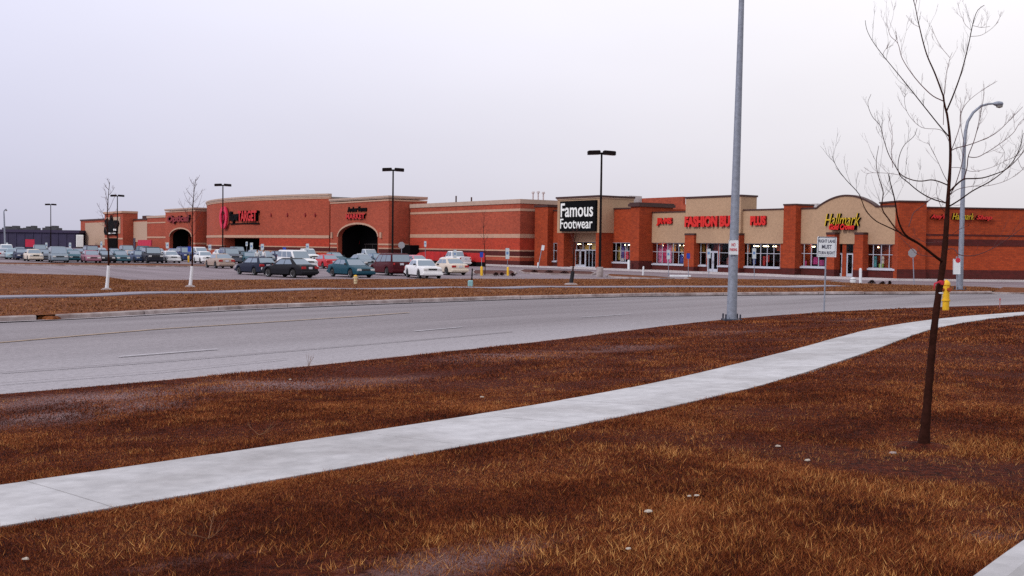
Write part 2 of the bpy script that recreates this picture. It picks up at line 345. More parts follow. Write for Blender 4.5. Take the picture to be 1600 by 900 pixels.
DP = np.array([dist_poly(L_[i], CM) for i in range(len(L_))])
Z -= .05 * np.clip(1 - np.maximum(DP - .45, 0) / .45, 0, 1)
lo_ = grid_obj('lawn', np.dstack([L_, Z]), M_LAWN)
# worn bare-earth patches (centre in the survey, half widths in metres along and across the slope)
BARE = [(*hit_lawn(px, py), a, b_, g_) for px, py, a, b_, g_ in [(130, 628, 1.6, .5, .9), (60, 655, 1.2, .5, .8), (210, 640, 1.0, .5, .8), (430, 605, 1.8, .6, .9), (560, 592, 1.6, .5, .7), (800, 560, 1.8, .7, .7), (980, 545, 1.5, .7, .6), (1150, 518, 2.0, .8, .6), (700, 882, .45, .10, 1.0), (790, 868, .30, .10, .7), (1010, 720, .45, .25, .7), (1390, 725, .5, .25, .6), (1560, 845, .35, .12, .9), (1470, 890, .3, .1, .5), (1420, 640, .5, .3, .6), (330, 880, .3, .08, .8), (60, 890, .3, .08, .9), (1330, 500, 1.5, .8, .5)]]
def bare_at(Q):
    b = np.zeros(len(Q))
    for x, y, a, c, g_ in BARE: d = ((Q[:, 0] - x) / a) ** 2 + ((Q[:, 1] - y) / (c * 2.2)) ** 2; b = np.maximum(b, .95 * g_ * np.exp(-d * .9))
    return b
lo_.data.attributes.new('bare', 'FLOAT', 'POINT').data.foreach_set('value', bare_at(L_.reshape(-1, 2)).astype('f'))
# concrete slabs with open joints
pv = MB(); step = 1.6; cl = np.r_[0, np.cumsum(np.linalg.norm(np.diff(CM, axis=0), axis=1))]
def path_pt(s_, off):
    x = np.interp(s_, cl, CM[:, 0]); y = np.interp(s_, cl, CM[:, 1]); x2 = np.interp(s_ + .3, cl, CM[:, 0]) - np.interp(s_ - .3, cl, CM[:, 0]); y2 = np.interp(s_ + .3, cl, CM[:, 1]) - np.interp(s_ - .3, cl, CM[:, 1])
    d = math.hypot(x2, y2); return x + y2 / d * off, y - x2 / d * off
s0 = .4
while s0 < cl[-1] - 2:
    a, b = s0 + .004, s0 + step - .004; rows = []
    tilt = random.uniform(-.003, .003)
    for k in range(4):
        s_ = a + (b - a) * k / 3
        rows.append([path_pt(s_, o_) for o_ in (-.72, -.36, 0, .36, .72)])
    Q = np.array(rows).reshape(-1, 2); z = z_of(Q) + .012 + tilt
    n0 = [(x, y, zz) for (x, y), zz in zip(Q, z)]; lo = [(x, y, zz - .12) for (x, y), zz in zip(Q, z)]
    fs = [(i * 5 + j, i * 5 + j + 1, i * 5 + j + 6, i * 5 + j + 5) for i in range(3) for j in range(4)]
    pv.add(n0 + lo, fs + [(i * 5, i * 5 + 5, i * 5 + 25, i * 5 + 20) for i in range(3)] + [(i * 5 + 4, i * 5 + 24, i * 5 + 29, i * 5 + 9) for i in range(3)] + [(j, j + 20, j + 21, j + 1) for j in range(4)] + [(15 + j, 16 + j, 36 + j, 35 + j) for j in range(4)])
    s0 += step
pvo = pv.build('pavement', M_CONC); struct(pvo)
import bmesh
bm_ = bmesh.new(); bm_.from_mesh(pvo.data); bmesh.ops.recalc_face_normals(bm_, faces=bm_.faces); bm_.to_mesh(pvo.data); bm_.free()
# road: a sheet between the near kerb and a line beyond the far kerb
RF = smooth(resample(np.vstack([FAR_V, FAR_V[-1] + (FAR_V[-1] - FAR_V[-3]) / np.linalg.norm(FAR_V[-1] - FAR_V[-3]) * 70]), 160), 2)
RN = NEAR
rg = np.stack([RN * (1 - t) + RF * t for t in np.linspace(0, 1, 9)], 1)
rz = .2 + .05 * np.sin(np.linspace(0, math.pi, 9))[None, :] * np.ones((160, 1))
_ro = grid_obj('road', np.dstack([rg, rz]), M_ROAD)
_w = np.tile(np.interp(np.linspace(0, 1, 9), [0, .20, .32, .45, 1], [1.0, .95, .45, .12, .1]), (160, 1)); _w *= np.interp(np.arange(160), [0, 70, 110, 159], [1, 1, .55, .4])[:, None]
_ro.data.attributes.new('worn', 'FLOAT', 'POINT').data.foreach_set('value', _w.ravel().astype('f'))
def road_z(fr): return .2 + .05 * math.sin(fr * math.pi)
def kerb(name, P, side, z0, top, wd=.15, gaps=()):
    """solid kerb in poured lengths along P; side=+1 to the right"""
    mb = MB(); c = np.r_[0, np.cumsum(np.linalg.norm(np.diff(P, axis=0), axis=1))]; s_ = 0.0; Q2 = offset(P, side * wd); Q3 = offset(P, side * .03)
    ln = 3.0
    while s_ < c[-1] - .2:
        e_ = min(s_ + ln - random.choice([.03, .05, .09]), c[-1]); ts = np.linspace(s_, e_, 4); mid = (s_ + e_) / 2
        for g0, g1 in gaps:
            if s_ < g0 < e_: e_ = g0; s_next = g1; break
        else: s_next = s_ + ln
        ts = np.linspace(s_, e_, 4)
        if e_ - s_ > .1:
            A = [(np.interp(t, c, P[:, 0]), np.interp(t, c, P[:, 1])) for t in ts]; A3 = [(np.interp(t, c, Q3[:, 0]), np.interp(t, c, Q3[:, 1])) for t in ts]; B = [(np.interp(t, c, Q2[:, 0]), np.interp(t, c, Q2[:, 1])) for t in ts]
            j = random.uniform(-.012, .008); V = []
            for (ax, ay), (cx, cy), (bx_, by_) in zip(A, A3, B): V += [(ax, ay, z0), (ax, ay, top + j - .03), (cx, cy, top + j), (bx_, by_, top + j), (bx_, by_, z0)]
            fs = [(i * 5 + k, i * 5 + k + 1, i * 5 + k + 6, i * 5 + k + 5) for i in range(3) for k in range(4)] + [(0, 4, 3, 2, 1), (15, 16, 17, 18, 19)]
            mb.add(V, fs)
        s_ = s_next
    o = mb.build(name, M_KERB)
    b_ = bmesh.new(); b_.from_mesh(o.data); bmesh.ops.recalc_face_normals(b_, faces=b_.faces); b_.to_mesh(o.data); b_.free()
    return struct(o)
kerb('near_kerb', NEAR, 1, .05, .33)
# soil crumbled into the kerb gap
# gutter pans
def strip(name, A, B, zA, zB, m, n=160):
    A, B = resample(A, n), resample(B, n); G = np.zeros((n, 2, 3)); G[:, 0, :2] = A; G[:, 0, 2] = zA; G[:, 1, :2] = B; G[:, 1, 2] = zB
    return grid_obj(name, G, m)
M_GUT = mat('gutter_concrete', (.40, .36, .39), .85, var=.25, scale=2.5, var2=(.30, .26, .28), scale2=.8)
strip('near_gutter', NEAR, offset(NEAR, -.45), .212, .232, M_GUT)
# the far kerb leaves a broken gap near the left of the picture
cF = np.r_[0, np.cumsum(np.linalg.norm(np.diff(FAR_V, axis=0), axis=1))]
def along(P, c, px, py, z):
    p = np.array(hit_z(px, py, z)[:2]); i = np.argmin(np.linalg.norm(P - p, axis=1)); return c[i]
gap = along(FAR_V, cF, 78, 500, .2)
kerb('far_kerb', FAR_V, -1, .05, .345, wd=.2, gaps=[(gap - .3, gap + .35)])
_g = np.array([np.interp(gap, cF, FAR_V[:, 0]), np.interp(gap, cF, FAR_V[:, 1])]); _s = MB()
for _ in range(14):
    _a = random.uniform(0, 6.28); _c = Vector((_g[0] + random.uniform(-.3, .3), _g[1] + random.uniform(-.1, .4), .17)); _r = random.uniform(.08, .22); _s.lathe([(_r, 0), (_r * .8, _r * .45), (_r * .3, _r * .7)], 7, c=_c)
struct(_s.build('kerb_gap_soil', M_VERGE))
strip('far_gutter', FAR_V, offset(FAR_V, .5), .212, .236, M_GUT)
# lane markings
def mark(name, pxs, wd, m, z=.262):
    P = resample(conv(pxs, .24), 30); a = offset(P, -wd / 2); b = offset(P, wd / 2); o = strip(name, a, b, z, z, m, 30); return o
mark('lane_line', [(185, 558.5), (340, 546.5)], .09, M_WHITE)
mark('lane_line', [(648, 518.5), (722, 512)], .10, M_WHITE)
mark('lane_line', [(905, 497), (985, 491.5)], .10, M_WHITE)
yl = [(-60, 541), (0, 536.5), (130, 525), (250, 515), (400, 505.5), (560, 495), (640, 489)]
mark('centre_line', yl, .15, M_YELLOW)
# dark joint in the asphalt between the lanes
M_TAR = mat('road_joint', (.13, .11, .12), .8, var=.3, scale=2)
mark('road_joint', [(0, 583), (250, 565.5), (450, 549), (640, 533), (800, 519)], .05, M_TAR, .256)
mark('road_joint', [(0, 600), (250, 581), (450, 561)], .03, M_TAR, .256)

# verge between the road and the lot
LOTE = conv([(0, 429.5), (150, 433), (174, 437), (196, 440.5), (310, 440.5), (540, 439), (740, 438.5), (1000, 438.5), (1150, 438.5), (1250, 440), (1350, 446), (1450, 448.5), (1540, 451.5), (1568, 455)], 0.0)
LOTE = resample(np.vstack([LOTE[0] + (LOTE[0] - LOTE[1]) * 3, LOTE]), 140)
VF = offset(FAR_V, -.2); VF = resample(VF, 140)
def z_verge(Q): return .34 - .20 * smoothstep(dist_poly(Q, FAR_V) / 22)
ts = np.linspace(0, 1, 14); VG = np.stack([VF * (1 - t) + LOTE * t for t in ts], 1)
VZ = np.array([[.34 * (1 - t) + .13 * t for t in ts] for _ in range(140)]) + np.array([rough_z(VG[i]) * np.sin(ts * math.pi) for i in range(140)])
grid_obj('verge', np.dstack([VG, VZ]), M_VERGE)
_vp = VG.reshape(-1, 2); _vz = VZ.reshape(-1)
def z_v(x, y):
    d = (_vp[:, 0] - x) ** 2 + (_vp[:, 1] - y) ** 2; i = np.argpartition(d, 3)[:3]; w_ = 1 / (d[i] + 1e-3); return float((_vz[i] * w_).sum() / w_.sum())
def hit_verge(px, py):
    z = .25
    for _ in range(10): p = hit_z(px, py, z); z = z_v(p.x, p.y)
    return Vector((p.x, p.y, z))
WK = np.array([[*hit_verge(*p)] for p in [(-60, 467.5), (0, 464.5), (200, 459.5), (400, 455), (600, 452.3), (800, 450.3), (1000, 448.8), (1150, 448.3), (1260, 448.3), (1330, 448.5)]])
WK = smooth(resample(WK, 120), 20); WZ = np.array([z_v(x, y) for x, y, _ in WK]); WZ = smooth(np.stack([WZ, WZ], 1), 6)[:, 0] + .05
a_, b_ = offset(WK[:, :2], -.75), offset(WK[:, :2], .75)
G = np.zeros((120, 4, 3)); G[:, 0, :2] = a_; G[:, 1, :2] = a_; G[:, 2, :2] = b_; G[:, 3, :2] = b_; G[:, 1, 2] = WZ; G[:, 2, 2] = WZ; G[:, 0, 2] = WZ - .15; G[:, 3, 2] = WZ - .15
o = grid_obj('verge_path', G, mat('old_concrete', (.22, .205, .25), .85, var=.2, scale=3)); o.data.shade_flat()
kerb('lot_kerb', LOTE, 1, -.05, .14, .15)
# lot
lot = MB(); lot.add([(-330, 40, 0), (-120, 20, 0), (-60, 20, 0), (36, 56, 0), (120, 60, 0), (120, 140, 0), (60, 400, 0), (-330, 400, 0)], [tuple(range(8))]); struct(lot.build('parking_lot', M_LOT))
# entrance drive on the right, from the road down into the lot
e0 = Vector((*FAR_V[-1], .2)); RFe = RF[-1]
drv = MB(); drv.add([(e0.x - .5, e0.y - .3, .205), (RFe[0], RFe[1], .205), (RFe[0] - 3, RFe[1] + 14, .02), (LOTE[-1][0], LOTE[-1][1] + 2, .02)], [(0, 1, 2, 3)]); struct(drv.build('entrance_drive', M_LOT))
# nose of the verge
nose = [np.array(FAR_V[-1])]; c0 = (FAR_V[-1] + LOTE[-1]) / 2; rr = np.linalg.norm(FAR_V[-1] - LOTE[-1]) / 2; a0 = math.atan2(*(FAR_V[-1] - c0)[::-1])
nose = np.array([c0 + rr * np.array([math.cos(a0 + math.pi * k / 10) * 1, math.sin(a0 + math.pi * k / 10)]) for k in range(11)])
kerb('verge_nose_kerb', nose, -1, .0, .30, .2)
nm = MB(); nm.add([(x, y, .285) for x, y in nose], [tuple(range(11))]); struct(nm.build('verge_nose', M_VERGE))
# bottom right: concrete drive apron with a rounded kerb
k0, k1 = np.array(hit_z(1502, 905, .92)[:2]), np.array(hit_z(1606, 832, .92)[:2]); d = (k1 - k0) / np.linalg.norm(k1 - k0)
AP = np.array([k0 - d * 4, k0, k0 + (k1 - k0) * .5 + np.array([0.0, .015]), k1, k1 + d * 1.2, k1 + d * 2.6 + np.array([.25, -.1]), k1 + d * 4 + np.array([.9, -.6])]); AP = smooth(resample(AP, 40), 2)
AO = offset(AP, 3.5); zt = .845
G = np.zeros((40, 6, 3)); 
for k, (of, dz) in enumerate([(0, -.2), (0, .045), (.03, .075), (.16, .08), (.19, .05), (3.5, .04)]): G[:, k, :2] = offset(AP, of); G[:, k, 2] = zt + dz
o = grid_obj('drive_apron', G, M_CONC); o.data.shade_flat()
APRON = AP

# grass blades (nobody could count them)
def blades(name, Q, Zs, rad, hgt, wid, m):
    n = len(Q); az = rng.uniform(0, 2 * math.pi, n); h = hgt * rng.uniform(.45, 1.25, n); lean = rng.uniform(.2, 1.7, n); la = rng.uniform(0, 2 * math.pi, n)
    V = np.zeros((n, 3, 3)); c, s_ = np.cos(az), np.sin(az)
    V[:, 0] = np.stack([Q[:, 0] - c * wid, Q[:, 1] - s_ * wid, Zs - .01], 1); V[:, 1] = np.stack([Q[:, 0] + c * wid, Q[:, 1] + s_ * wid, Zs - .01], 1)
    V[:, 2] = np.stack([Q[:, 0] + np.cos(la) * h * lean, Q[:, 1] + np.sin(la) * h * lean, Zs + h / np.sqrt(1 + .5 * lean ** 2)], 1)
    me = bpy.data.meshes.new(name); me.vertices.add(3 * n); me.loops.add(3 * n); me.polygons.add(n)
    me.vertices.foreach_set('co', V.ravel().astype('f')); me.loops.foreach_set('vertex_index', np.arange(3 * n, dtype='i')); me.polygons.foreach_set('loop_start', np.arange(0, 3 * n, 3, dtype='i'))
    me.update(calc_edges=True)
    at_ = me.attributes.new('tint', 'FLOAT', 'FACE'); at_.data.foreach_set('value', rng.uniform(0, 1, n).astype('f'))
    me.materials.append(m); o = bpy.data.objects.new(name, me); col.objects.link(o); tag(o, kind='stuff'); return o
def blade_mat(name, stops):
    m = bpy.data.materials.new(name); m.use_nodes = True; nt = m.node_tree; n = nt.nodes; L = nt.links.new; b = n['Principled BSDF']; b.inputs['Roughness'].default_value = .7; b.inputs['Specular IOR Level'].default_value = .15
    a = n.new('ShaderNodeAttribute'); a.attribute_name = 'tint'; tc = n.new('ShaderNodeTexCoord'); t = n.new('ShaderNodeTexNoise'); t.inputs['Scale'].default_value = .8; t.inputs['Detail'].default_value = 5; t.inputs['Roughness'].default_value = .7; L(tc.outputs['Object'], t.inputs['Vector'])
    r_ = n.new('ShaderNodeMapRange'); r_.inputs['From Min'].default_value = .3; r_.inputs['From Max'].default_value = .7; r_.inputs['To Min'].default_value = -.4; r_.inputs['To Max'].default_value = .4; L(t.outputs[0], r_.inputs[0])
    ad = n.new('ShaderNodeMath'); ad.operation = 'ADD'; L(a.outputs['Fac'], ad.inputs[0]); L(r_.outputs[0], ad.inputs[1])
    cr = n.new('ShaderNodeValToRGB'); el = cr.color_ramp.elements; el[0].position = stops[0][0]; el[0].color = (*stops[0][1], 1); el[1].position = stops[-1][0]; el[1].color = (*stops[-1][1], 1)
    for p, c in stops[1:-1]: q = el.new(p); q.color = (*c, 1)
    L(ad.outputs[0], cr.inputs[0]); L(cr.outputs[0], b.inputs['Base Color']); return m
M_BLADE = blade_mat('dry_blades', [(0, (.014, .002, .001)), (.22, (.065, .009, .003)), (.33, (.055, .024, .008)), (.40, (.11, .017, .005)), (.60, (.165, .032, .008)), (.84, (.28, .074, .018)), (1, (.44, .17, .055))])
M_BLADE2 = blade_mat('dry_blades_light', [(0, (.06, .012, .003)), (.4, (.24, .065, .016)), (.7, (.38, .14, .035)), (1, (.58, .30, .10))])
M_BLADE3 = blade_mat('verge_blades', [(0, (.06, .018, .006)), (.5, (.19, .062, .020)), (1, (.36, .17, .07))])
def scatter(n, r0_, r1_, a0_, a1_):
    r = np.exp(rng.uniform(math.log(r0_), math.log(r1_), n)); a = rng.uniform(a0_, a1_, n); return np.stack([r * np.sin(a), r * np.cos(a)], 1), r
Q, r_ = scatter(1500000, 3.8, 44, R(-33), R(34))
# keep those on the lawn side of the road, off the pavement and the apron
def side_of(Q, P):
    """signed: + = right of P"""
    best = np.full(len(Q), 1e9); sg = np.zeros(len(Q))
    for a, b in zip(P[:-1], P[1:]):
        ab = b - a; t = np.clip(((Q - a) @ ab) / (ab @ ab), 0, 1); d = np.linalg.norm(Q - (a + t[:, None] * ab), axis=1); c = (Q[:, 0] - a[0]) * ab[1] - (Q[:, 1] - a[1]) * ab[0]
        k = d < best; best = np.where(k, d, best); sg = np.where(k, np.sign(c), sg)
    return best * sg
NS = resample(NEAR, 36); CS = resample(CM, 44)
sN = side_of(Q, NS); dP = dist_poly(Q, CS); sA = side_of(Q, resample(APRON, 16))
# clumps: sparser where the earth shows
cl_ = np.zeros(len(Q))
for k_, a, p in [(T2.uniform(.6, 4.5), T2.uniform(0, 6.28), T2.uniform(0, 6.28)) for _ in range(22)]: cl_ += np.sin(k_ * (Q[:, 0] * math.cos(a) + Q[:, 1] * math.sin(a)) + p)
keep = (sN > .18) & (dP > .712) & (sA < -.02) & (cl_ * .07 + rng.uniform(-.6, 1.3, len(Q)) > -.4 + .95 * bare_at(Q) * (1 + .25 * cl_))
Q = Q[keep]; r_ = r_[keep]; cl_ = cl_[keep]; dP = dP[keep]
tuft = np.clip(cl_ / 7, -.4, 1)
hg = (.013 + .0009 * r_) * (1 + .7 * tuft) * np.where(r_ < 8, 1.05, 1)
_z = z_of(Q)
# a second, much shorter matted layer close to the viewer
k2 = (r_ < 15); Q2_ = Q[k2] + rng.normal(0, .03, (k2.sum(), 2)); Q3_ = Q[k2] + rng.normal(0, .06, (k2.sum(), 2)); hs = .4 * (hg[k2]) + .006
Qa = np.vstack([Q, Q2_, Q3_]); za = np.concatenate([_z, _z[k2], _z[k2]]); ha = np.concatenate([hg * .88, hs, hs]); wa = np.maximum(.0020, .00036 * np.concatenate([r_, r_[k2], r_[k2]]))
kk_ = dist_poly(Qa, resample(CM, 40)) > .718
blades('lawn_grass', Qa[kk_], za[kk_], None, ha[kk_], wa[kk_], M_BLADE)
# longer ragged tussocks near the sapling and bottom right
tp = []
for px, py, sp_, n_ in [(1440, 700, .5, 900), (1330, 705, .35, 500), (1500, 690, .5, 1100), (1560, 700, .4, 900), (1180, 790, .45, 700), (1250, 800, .5, 800), (1090, 860, .4, 600), (1240, 870, .45, 800), (1380, 770, .5, 700), (1490, 760, .4, 700), (1020, 880, .4, 500), (1150, 700, .5, 350), (960, 700, .5, 300), (640, 850, .4, 300), (700, 875, .5, 400), (300, 850, .4, 250), (1590, 640, .5, 300), (1300, 640, .6, 250), (1560, 760, .4, 500), (60, 860, .4, 200), (330, 870, .3, 200)]:
    c = hit_lawn(px, py); tp.append(c + rng.normal(0, 1, (int(n_ * 1.3), 2)) * np.array([sp_ * 1.3, sp_ * .5]))
# hundreds of small clumps spread over the near lawn
for _ in range(1500):
    rr0 = math.exp(rng.uniform(math.log(4.6), math.log(20))); aa = rng.uniform(R(-30), R(33)); c = np.array([rr0 * math.sin(aa), rr0 * math.cos(aa)]); right = 1 if aa > R(2) and rr0 < 12 else .45
    if rng.uniform() < right: tp.append(c + rng.normal(0, 1, (int(rng.uniform(18, 60)), 2)) * rng.uniform(.03, .10))
tp = np.vstack(tp); tp = tp[(dist_poly(tp, CS) > .745) & (side_of(tp, resample(APRON, 16)) < -.05) & (side_of(tp, NS) > .3)]
blades('tussock_grass', tp, z_of(tp), None, .050, .0027, M_BLADE2)
# verge and distant tufts
n_ = 150000; i = rng.uniform(0, 139, n_); t = rng.uniform(.01, .99, n_); i0 = i.astype(int); f = (i - i0)[:, None]
A_ = VF[i0] * (1 - f) + VF[np.minimum(i0 + 1, 139)] * f; B_ = LOTE[i0] * (1 - f) + LOTE[np.minimum(i0 + 1, 139)] * f; Qv = A_ * (1 - t[:, None]) + B_ * t[:, None]
kk = dist_poly(Qv, resample(WK[:, :2], 60)) > .85; Qv = Qv[kk]; zv = (.34 * (1 - t) + .13 * t)[kk] + rough_z(Qv) * np.sin(t[kk] * math.pi)
blades('verge_grass', Qv, zv, None, .07, .018, M_BLADE3)

# ================================================================== BUILDINGS
# shared frame of the shopping centre: x along the fronts (towards the camera's right), y into the building, z up
AX = Vector((.579, -.815, 0)).normalized(); IN = Vector((-AX.y, AX.x, 0)); OB = Vector((25.6, 103, 0))
ROT = math.atan2(AX.y, AX.x)
BM = Matrix.Translation(OB) @ Matrix.Rotation(ROT, 4, 'Z'); BI = BM.inverted()
def fs(px, py, y):
    """front point on the plane y -> (s, z)"""
    o = BI @ CAM; d = BI.to_3x3() @ ray(px, py); t = (y - o.y) / d.y; p = o + d * t; return p.x, p.z
def fx(px, y, py=400): return fs(px, py, y)[0]
def bld(name, label, cat, loc=None, rz=None): 
    o = empty(name, OB if loc is None else loc, ROT if rz is None else rz, label, cat); return o
def keep_frame(o, par): o.parent = par; return o

M_BR = brick('red_brick', (.38, .070, .034), (.285, .050, .026), (.27, .085, .06))
M_BRB = brick('bright_red_brick', (.46, .048, .020), (.37, .038, .018), (.20, .05, .04))
M_BRS = brick('orange_brick', (.35, .052, .014), (.26, .036, .011), (.18, .04, .022))
M_BRD = brick('dark_brick', (.085, .012, .011), (.06, .010, .009), (.06, .02, .018))
M_BAND = mat('cast_stone_band', (.45, .27, .19), .8, var=.15, scale=2)
M_CORN = mat('parapet_stone', (.42, .30, .24), .8, var=.15, scale=2)
M_TAN = mat('tan_stucco', (.42, .275, .175), .9, var=.16, scale=4.5, detail=9, var2=(.37, .24, .155), scale2=.25)
M_TAN2 = mat('pale_stucco', (.42, .29, .215), .9, var=.15, scale=4.5)
M_COP = mat('dark_coping', (.05, .018, .016), .6, var=.2)
M_DARK = mat('interior_shade', (.006, .005, .006), .95, spec=.03)  # near-black: the shade inside entrances and shop rooms is put into the colour
M_FR = mat('white_frame', (.44, .46, .54), .5, var=.06)
M_FRD = mat('dark_frame', (.05, .04, .04), .5)
M_GLASS = None
def glass():
    m = bpy.data.materials.new('shop_glass'); m.use_nodes = True; n = m.node_tree.nodes; L = m.node_tree.links.new; n.clear()
    o = n.new('ShaderNodeOutputMaterial'); t = n.new('ShaderNodeBsdfTransparent'); t.inputs[0].default_value = (.9, .9, .9, 1); g_ = n.new('ShaderNodeBsdfGlossy'); g_.inputs['Roughness'].default_value = .03; g_.inputs[0].default_value = (.8, .85, .9, 1)
    f = n.new('ShaderNodeFresnel'); f.inputs[0].default_value = 1.18; x = n.new('ShaderNodeMixShader'); L(f.outputs[0], x.inputs[0]); L(t.outputs[0], x.inputs[1]); L(g_.outputs[0], x.inputs[2]); L(x.outputs[0], o.inputs[0]); return m
M_GLASS = glass()
M_RSIGN = mat('red_sign_face', (.60, .014, .010), .45, var=.08, scale=3)
M_RSGN2 = mat('red_sign_face_dim', (.50, .012, .012), .5)
M_RDULL = mat('dark_red_sign', (.20, .004, .008), .6)
M_BLK = mat('black_sign', (.004, .004, .005), .8, spec=.08)
M_YEL = mat('yellow_sign', (.62, .42, .02), .5)
M_WHT = mat('white_sign', (.80, .82, .80), .5)
M_ROOF = mat('roof_membrane', (.22, .20, .19), .9, var=.2)
M_HVAC = mat('rooftop_metal', (.45, .43, .44), .5, var=.15, scale=2)

def boxo(name, m, par, *b):
    """boxes given as (x0,x1,y0,y1,z0,z1); those that touch become one mesh, separate ones each their own part"""
    groups = []
    def touch(p, q, e=.02): return all(p[2 * k] <= q[2 * k + 1] + e and q[2 * k] <= p[2 * k + 1] + e for k in range(3))
    for q in b:
        hit = [g for g in groups if any(touch(q, r_) for r_ in g)]; new = [q]
        for g in hit: new += g; groups.remove(g)
        groups.append(new)
    for g in groups:
        mb = MB()
        for q in g: mb.box(*q)
        o = mb.build(name, m, par)
    return o

YM, YS = -1.2, 1.2        # front planes of the big store and of the small shops
# ---------------------------------------------------------------- big store on the left
big = bld('department_store', 'long red brick department store with two arched entrances and a curved middle front', 'store')
sC = fx(812, YM); sW = fx(641, YM); zt = fs(812, 311, YM)[1]
s203 = fx(203, YM); sEnd = fx(126, YM, 380)
YD = 48
boxo('wall', M_BR, big, (sW - .1, sC, YM, YD, -.1, zt - .55), )
boxo('parapet', M_CORN, big, (sW - .1, sC + .12, YM - .12, YM + .5, zt - .55, zt), (sC - .5, sC + .12, YM + .5, YD, zt - .55, zt))
boxo('roof', M_ROOF, big, (s203, sC - .5, YM + .5, YD - 1, zt - 1.2, zt - .9))
def band(z0, z1, m, s0, s1, y, pr, wrap=None):
    """band standing pr proud of the front plane y; wrap=(s,y0,y1) adds a return on the right end"""
    q = [(s0, s1 + (pr if wrap else 0), y - pr, y, z0, z1)]
    if wrap: q.append((s1, s1 + pr, y, wrap, z0, z1))
    return q
def zf(py, px, y): return fs(px, py, y)[1]
ZB1 = (zf(333.2, 700, YM), zf(329.8, 700, YM)); ZB2 = (zf(371.5, 700, YM), zf(365.8, 700, YM))
L1 = [(zf(391.4, 740, YM), zf(389.3, 740, YM)), (zf(400.3, 740, YM), zf(398.6, 740, YM))]
boxo('stone_band', M_BAND, big, *band(*ZB1, None, sW, sC, YM, .05, 3.6), )
boxo('stone_band', M_BAND, big, *band(*ZB2, None, sW, sC, YM, .06, 3.6))
for z0, z1 in L1: boxo('stone_band', M_BAND, big, *band(z0, z1, None, sW, sC, YM, .06, 3.6))
boxo('lower_brick', M_BRB, big, *band(L1[0][1], ZB2[0], None, sW, sC, YM, .03, 3.6))
boxo('base_brick', M_BRD, big, *band(L1[1][1], L1[0][0], None, sW, sC, YM, .03, 3.6), *band(-.1, L1[1][0] - .45, None, sW, sC, YM, .035, 3.6))
boxo('base_brick', M_BR, big, *band(L1[1][0] - .45, L1[1][0], None, sW, sC, YM, .025, 3.6))
# solid black box at the inner corner, alcove shade painted as its colour
a0, a1 = fx(641, YM), fx(655, YM); az = zf(383, 646, YM)
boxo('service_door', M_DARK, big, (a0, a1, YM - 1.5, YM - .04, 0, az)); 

def arch_pts(cs, w, spring, rise, n=16): return [(cs - w * math.cos(math.pi * k / n), spring + rise * math.sin(math.pi * k / n)) for k in range(n + 1)]
def entrance(pxl, pxr, pxe, pl, pr_, ztop_px, arch, bands, name, label_side=None):
    """brick entrance block: pxl..pxr front, pxe = where its right end meets the wall behind"""
    pass
def arch_block(par, s0, s1, y0, yb, z1, cs, w, spring, rise, m, deep=4.0):
    """front wall with an arched opening from y0 to y0+.6, side walls and roof edge behind"""
    mb = MB(); A = arch_pts(cs, w, spring, rise)
    yf, yk = y0, y0 + .7
    for y, fl in ((yf, False), (yk, True)):
        V = []; fs_ = []
        V += [(s0, y, -.1), (cs - w, y, -.1), (cs - w, y, spring), (s0, y, spring)]; V += [(cs + w, y, -.1), (s1, y, -.1), (s1, y, spring), (cs + w, y, spring)]
        fs_ += [(0, 1, 2, 3), (4, 5, 6, 7)]
        b0 = len(V); xs = [s0] + [a for a, _ in A] + [s1]; zs = [spring] + [b for _, b in A] + [spring]
        for x, z in zip(xs, zs): V += [(x, y, z), (x, y, z1)]
        fs_ += [(b0 + 2 * k, b0 + 2 * k + 2, b0 + 2 * k + 3, b0 + 2 * k + 1) for k in range(len(xs) - 1)]
        if fl: fs_ = [tuple(reversed(f)) for f in fs_]
        mb.add(V, fs_)
    B = [(cs - w, -.1)] + A + [(cs + w, -.1)]
    V = [(x, yf, z) for x, z in B] + [(x, yk, z) for x, z in B]; n = len(B); mb.add(V, [(i, i + n, i + n + 1, i + 1) for i in range(n - 1)])
    mb.add([(s0, yf, -.1), (s0, yb, -.1), (s0, yb, z1), (s0, yf, z1), (s1, yf, -.1), (s1, yb, -.1), (s1, yb, z1), (s1, yf, z1)], [(0, 3, 2, 1), (4, 5, 6, 7), (3, 7, 6, 2)])
    mb.build('entrance_wall', m, par)
    # arch ring, proud of the wall
    mb = MB(); O_ = arch_pts(cs, w + .28, spring, rise + .28); y = yf - .07; n = len(A)
    V = [(x, y, z) for x, z in O_] + [(x, y, z) for x, z in A] + [(x, yf, z) for x, z in O_] + [(x, yf + .1, z) for x, z in A]
    f = []
    for i in range(n - 1): f += [(i, n + i, n + i + 1, i + 1), (i, i + 1, 2 * n + i + 1, 2 * n + i), (n + i, 3 * n + i, 3 * n + i + 1, n + i + 1)]
    mb.add(V, f).build('arch_ring', M_BAND, par)
    # vestibule
    mb = MB(); yv = y0 + deep; mb.box(cs - w - .3, cs + w + .3, yv, yv + .2, 0, spring + rise + .2); mb.box(cs - w - .3, cs - w, yk, yv, 0, spring + rise); mb.box(cs + w, cs + w + .3, yk, yv, 0, spring + rise); mb.box(cs - w, cs + w, yk, yv, spring + rise, spring + rise + .2)
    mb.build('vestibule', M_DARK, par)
    dr = MB(); 
    for k in range(-2, 3): dr.box(cs + k * w * .36 - .05, cs + k * w * .36 + .05, yv - .12, yv - .02, 0, 2.5)
    dr.box(cs - w * .8, cs + w * .8, yv - .13, yv - .03, 2.5, 2.62)
    return dr.build('door_frame', M_FRD, par)
